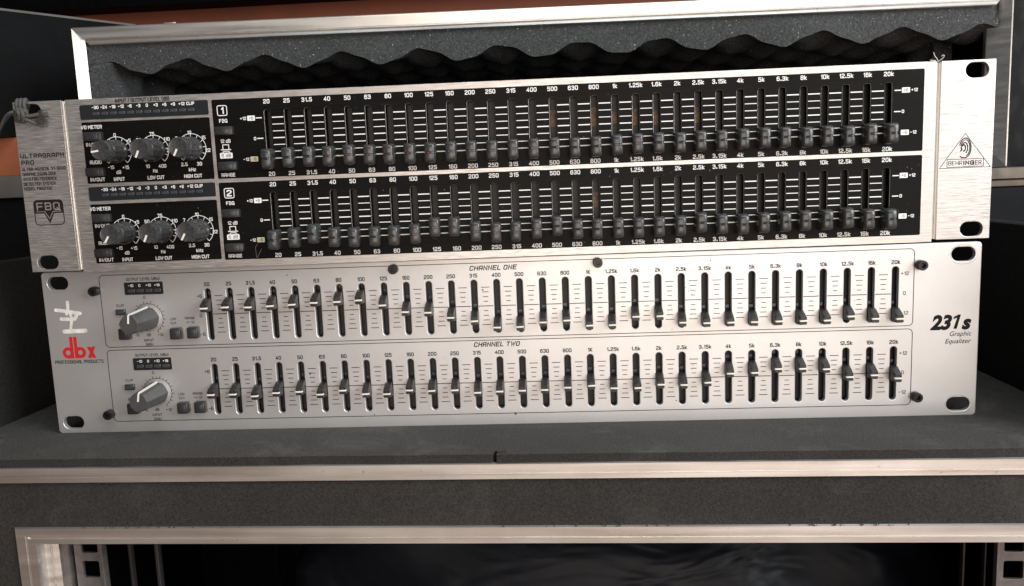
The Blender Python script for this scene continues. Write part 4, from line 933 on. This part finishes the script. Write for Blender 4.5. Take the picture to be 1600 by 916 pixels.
# ================================================================== SMALL THINGS
def cpx(x, y, p):                                       # world point on the upper unit's plane, p mm in front
    a, z = pb(x, y, p); v = Matrix.Rotation(BYAW, 3, 'Z') @ Vector((a, -p, z)); return tuple(v+BO)
cordE = empty('tied_cord', cpx(30, 176, 2))
tag(cordE, 'frayed charcoal cord knotted through a mounting hole of the brushed equalizer', 'cord')
base = Vector(cpx(30, 176, 2))
def cord(name, pts, r=0.95, closed=False, sub=8):
    P = [Vector(cpx(*p))-base for p in pts]
    if closed: P = P+[P[0]]
    P = spline([tuple(p) for p in P], sub)
    if closed: P = P[:-1]
    rf = None if closed else (lambda t: 1-0.15*abs(math.sin(t*60)))
    me = tube(name, P, r, 10, closed, rf); return link(name, me, 'cord', cordE)
for dx in (0, 5.5, 11.5):
    cord('loop', [(27+dx, 171, 1.6), (26+dx*1.02, 163, 2.1), (27+dx, 157.5-dx*0.06, 1.2), (29+dx, 157-dx*0.06, -1.6), (32+dx, 163, -4.6), (33+dx*0.8, 171, -4.2), (34+dx*0.6, 174.5, -1.4), (30+dx*0.9, 175, 1.4)], 0.95, True)
cord('loop', [(22, 176, 1.2), (24, 172.8, 2.9), (33, 172.3, 3.2), (40, 174.5, 2.9), (41, 178.5, 2.0), (33, 178, 1.2), (25, 180, 1.0)], 0.95, True)
cord('loop', [(25.5, 178, 2.6), (28.5, 175.5, 4.6), (30.3, 181, 4.2), (29.3, 188.5, 2.6), (26, 188, 1.4)], 0.95, True)
cord('loop', [(31.5, 178, 2.6), (34.5, 175.8, 4.6), (36, 182, 4.2), (34.5, 189.5, 2.6), (32, 188.5, 1.4)], 0.95, True)
cord('tail', [(36, 181, 2.4), (46, 181.5, 2.0), (56, 180, 1.8), (61, 178.5, 1.6)], 1.05)
cord('tail', [(36, 185.5, 2.4), (45, 188.5, 1.8), (52, 192, 1.5), (58, 194.5, 1.3)], 0.95)
cord('strand', [(24, 175, 2), (16, 176.5, 3), (8, 184, 1), (2, 197, -2), (-8, 216, -6)], 0.85)
cord('strand', [(23, 178, 1), (15, 180, 1), (7, 190, -2), (0, 203, -6), (-9, 222, -10)], 0.85)
V = []; Fc = []
def hair(p0, p1, r, n=4):
    me = None; P = [Vector(p0), (Vector(p0)+Vector(p1))/2+Vector((random.uniform(-.8, .8), random.uniform(-.4, .1), random.uniform(-.8, .8))), Vector(p1)]
    for k_ in range(2):
        a, b = P[k_], P[k_+1]; o = len(V); d = Vector((0, 0, r)); e = Vector((r, -r, 0))
        for q in (a, b):
            for dd in (d, e, -d): V.append(tuple(q+dd-base))
        Fc.extend([(o, o+1, o+4, o+3), (o+1, o+2, o+5, o+4), (o+2, o, o+3, o+5)])
for k_ in range(110):
    s0 = random.choice(((58, 179.5), (56, 193), (60, 184), (57, 188)))
    p0 = cpx(s0[0]+random.uniform(-4, 3), s0[1]+random.uniform(-3, 3), random.uniform(0.6, 2.4)); p1 = cpx(s0[0]+random.uniform(2, 20), s0[1]+random.uniform(-9, 7), random.uniform(0.3, 2.2)); hair(p0, p1, 0.085)
fr = link('frayed_end', pyd('frayed_end', V, Fc), 'cord', cordE)
tE = Vector(cpx(1466, 95.5, 0.2)); thr = empty('loose_thread', tuple(tE)); tag(thr, 'pale wisp of thread caught at the top of the right plate joint', 'thread')
for pts in ([(1466, 97, .4), (1464, 92, .6), (1461, 88, .8), (1458.5, 82, 1)], [(1466, 96, .4), (1470, 93.5, .8), (1474, 90, 1), (1475.5, 87, 1.2), (1473.5, 86.2, 1.4), (1471, 88, 1.2)], [(1462, 95, .6), (1456, 94.5, .8), (1453, 94.2, .8)]):
    P = spline([tuple(Vector(cpx(*p))-tE) for p in pts], 5); link('fibre', tube('fibre', P, 0.14, 5), 'white', thr)

# worn paint round the mounting holes and a few stains on the silver plate
def wob(cx, cz, rx, rz_, a0, a1, t, n=18):
    P = [(cx+(rx+random.uniform(-.15, .15))*math.cos(math.radians(lerp(a0, a1, k/n))), cz+(rz_+random.uniform(-.12, .12))*math.sin(math.radians(lerp(a0, a1, k/n)))) for k in range(n+1)]
    return strip(P, t, False)
for sx in (-1, 1):
    for hz in (HH/2-38.1, HH/2+38.1):
        qd = wob(sx*232.55, hz, 6.6, 4.6, 60, 150, 0.2)+wob(sx*232.55, hz, 6.9, 5.0, 225, 330, 0.22)+wob(sx*232.55, hz, 6.4, 4.4, 165, 210, 0.16)
        dl('worn_paint', flat('worn_paint', qd, -0.03), 'skirt')
M['stain'] = simple('brown_stain', (0.16, 0.10, 0.05), 0.8, 0, 0.4, 900)
for px, py, r in ((806, 646, 1.0), (754, 453.5, 0.7), (484, 584, 0.8), (486, 583, 0.5), (1078, 438, 0.35), (1076, 455, 0.4), (1081, 460, 0.3), (1071, 449, 0.3), (1083, 571, 0.35), (1080, 577, 0.3), (1110, 407, 0.5), (262, 455, 0.35), (585, 648, 0.5), (478, 471, 0.3), (1335, 470, 0.3)):
    x, z = pd(px, py); n = 9
    dl('stain', flat('stain', [[(x+r*random.uniform(.35, 1)*math.cos(2*math.pi*k/n), z+r*1.2*random.uniform(.35, 1)*math.sin(2*math.pi*k/n)) for k in range(n)]], -0.03), 'stain')
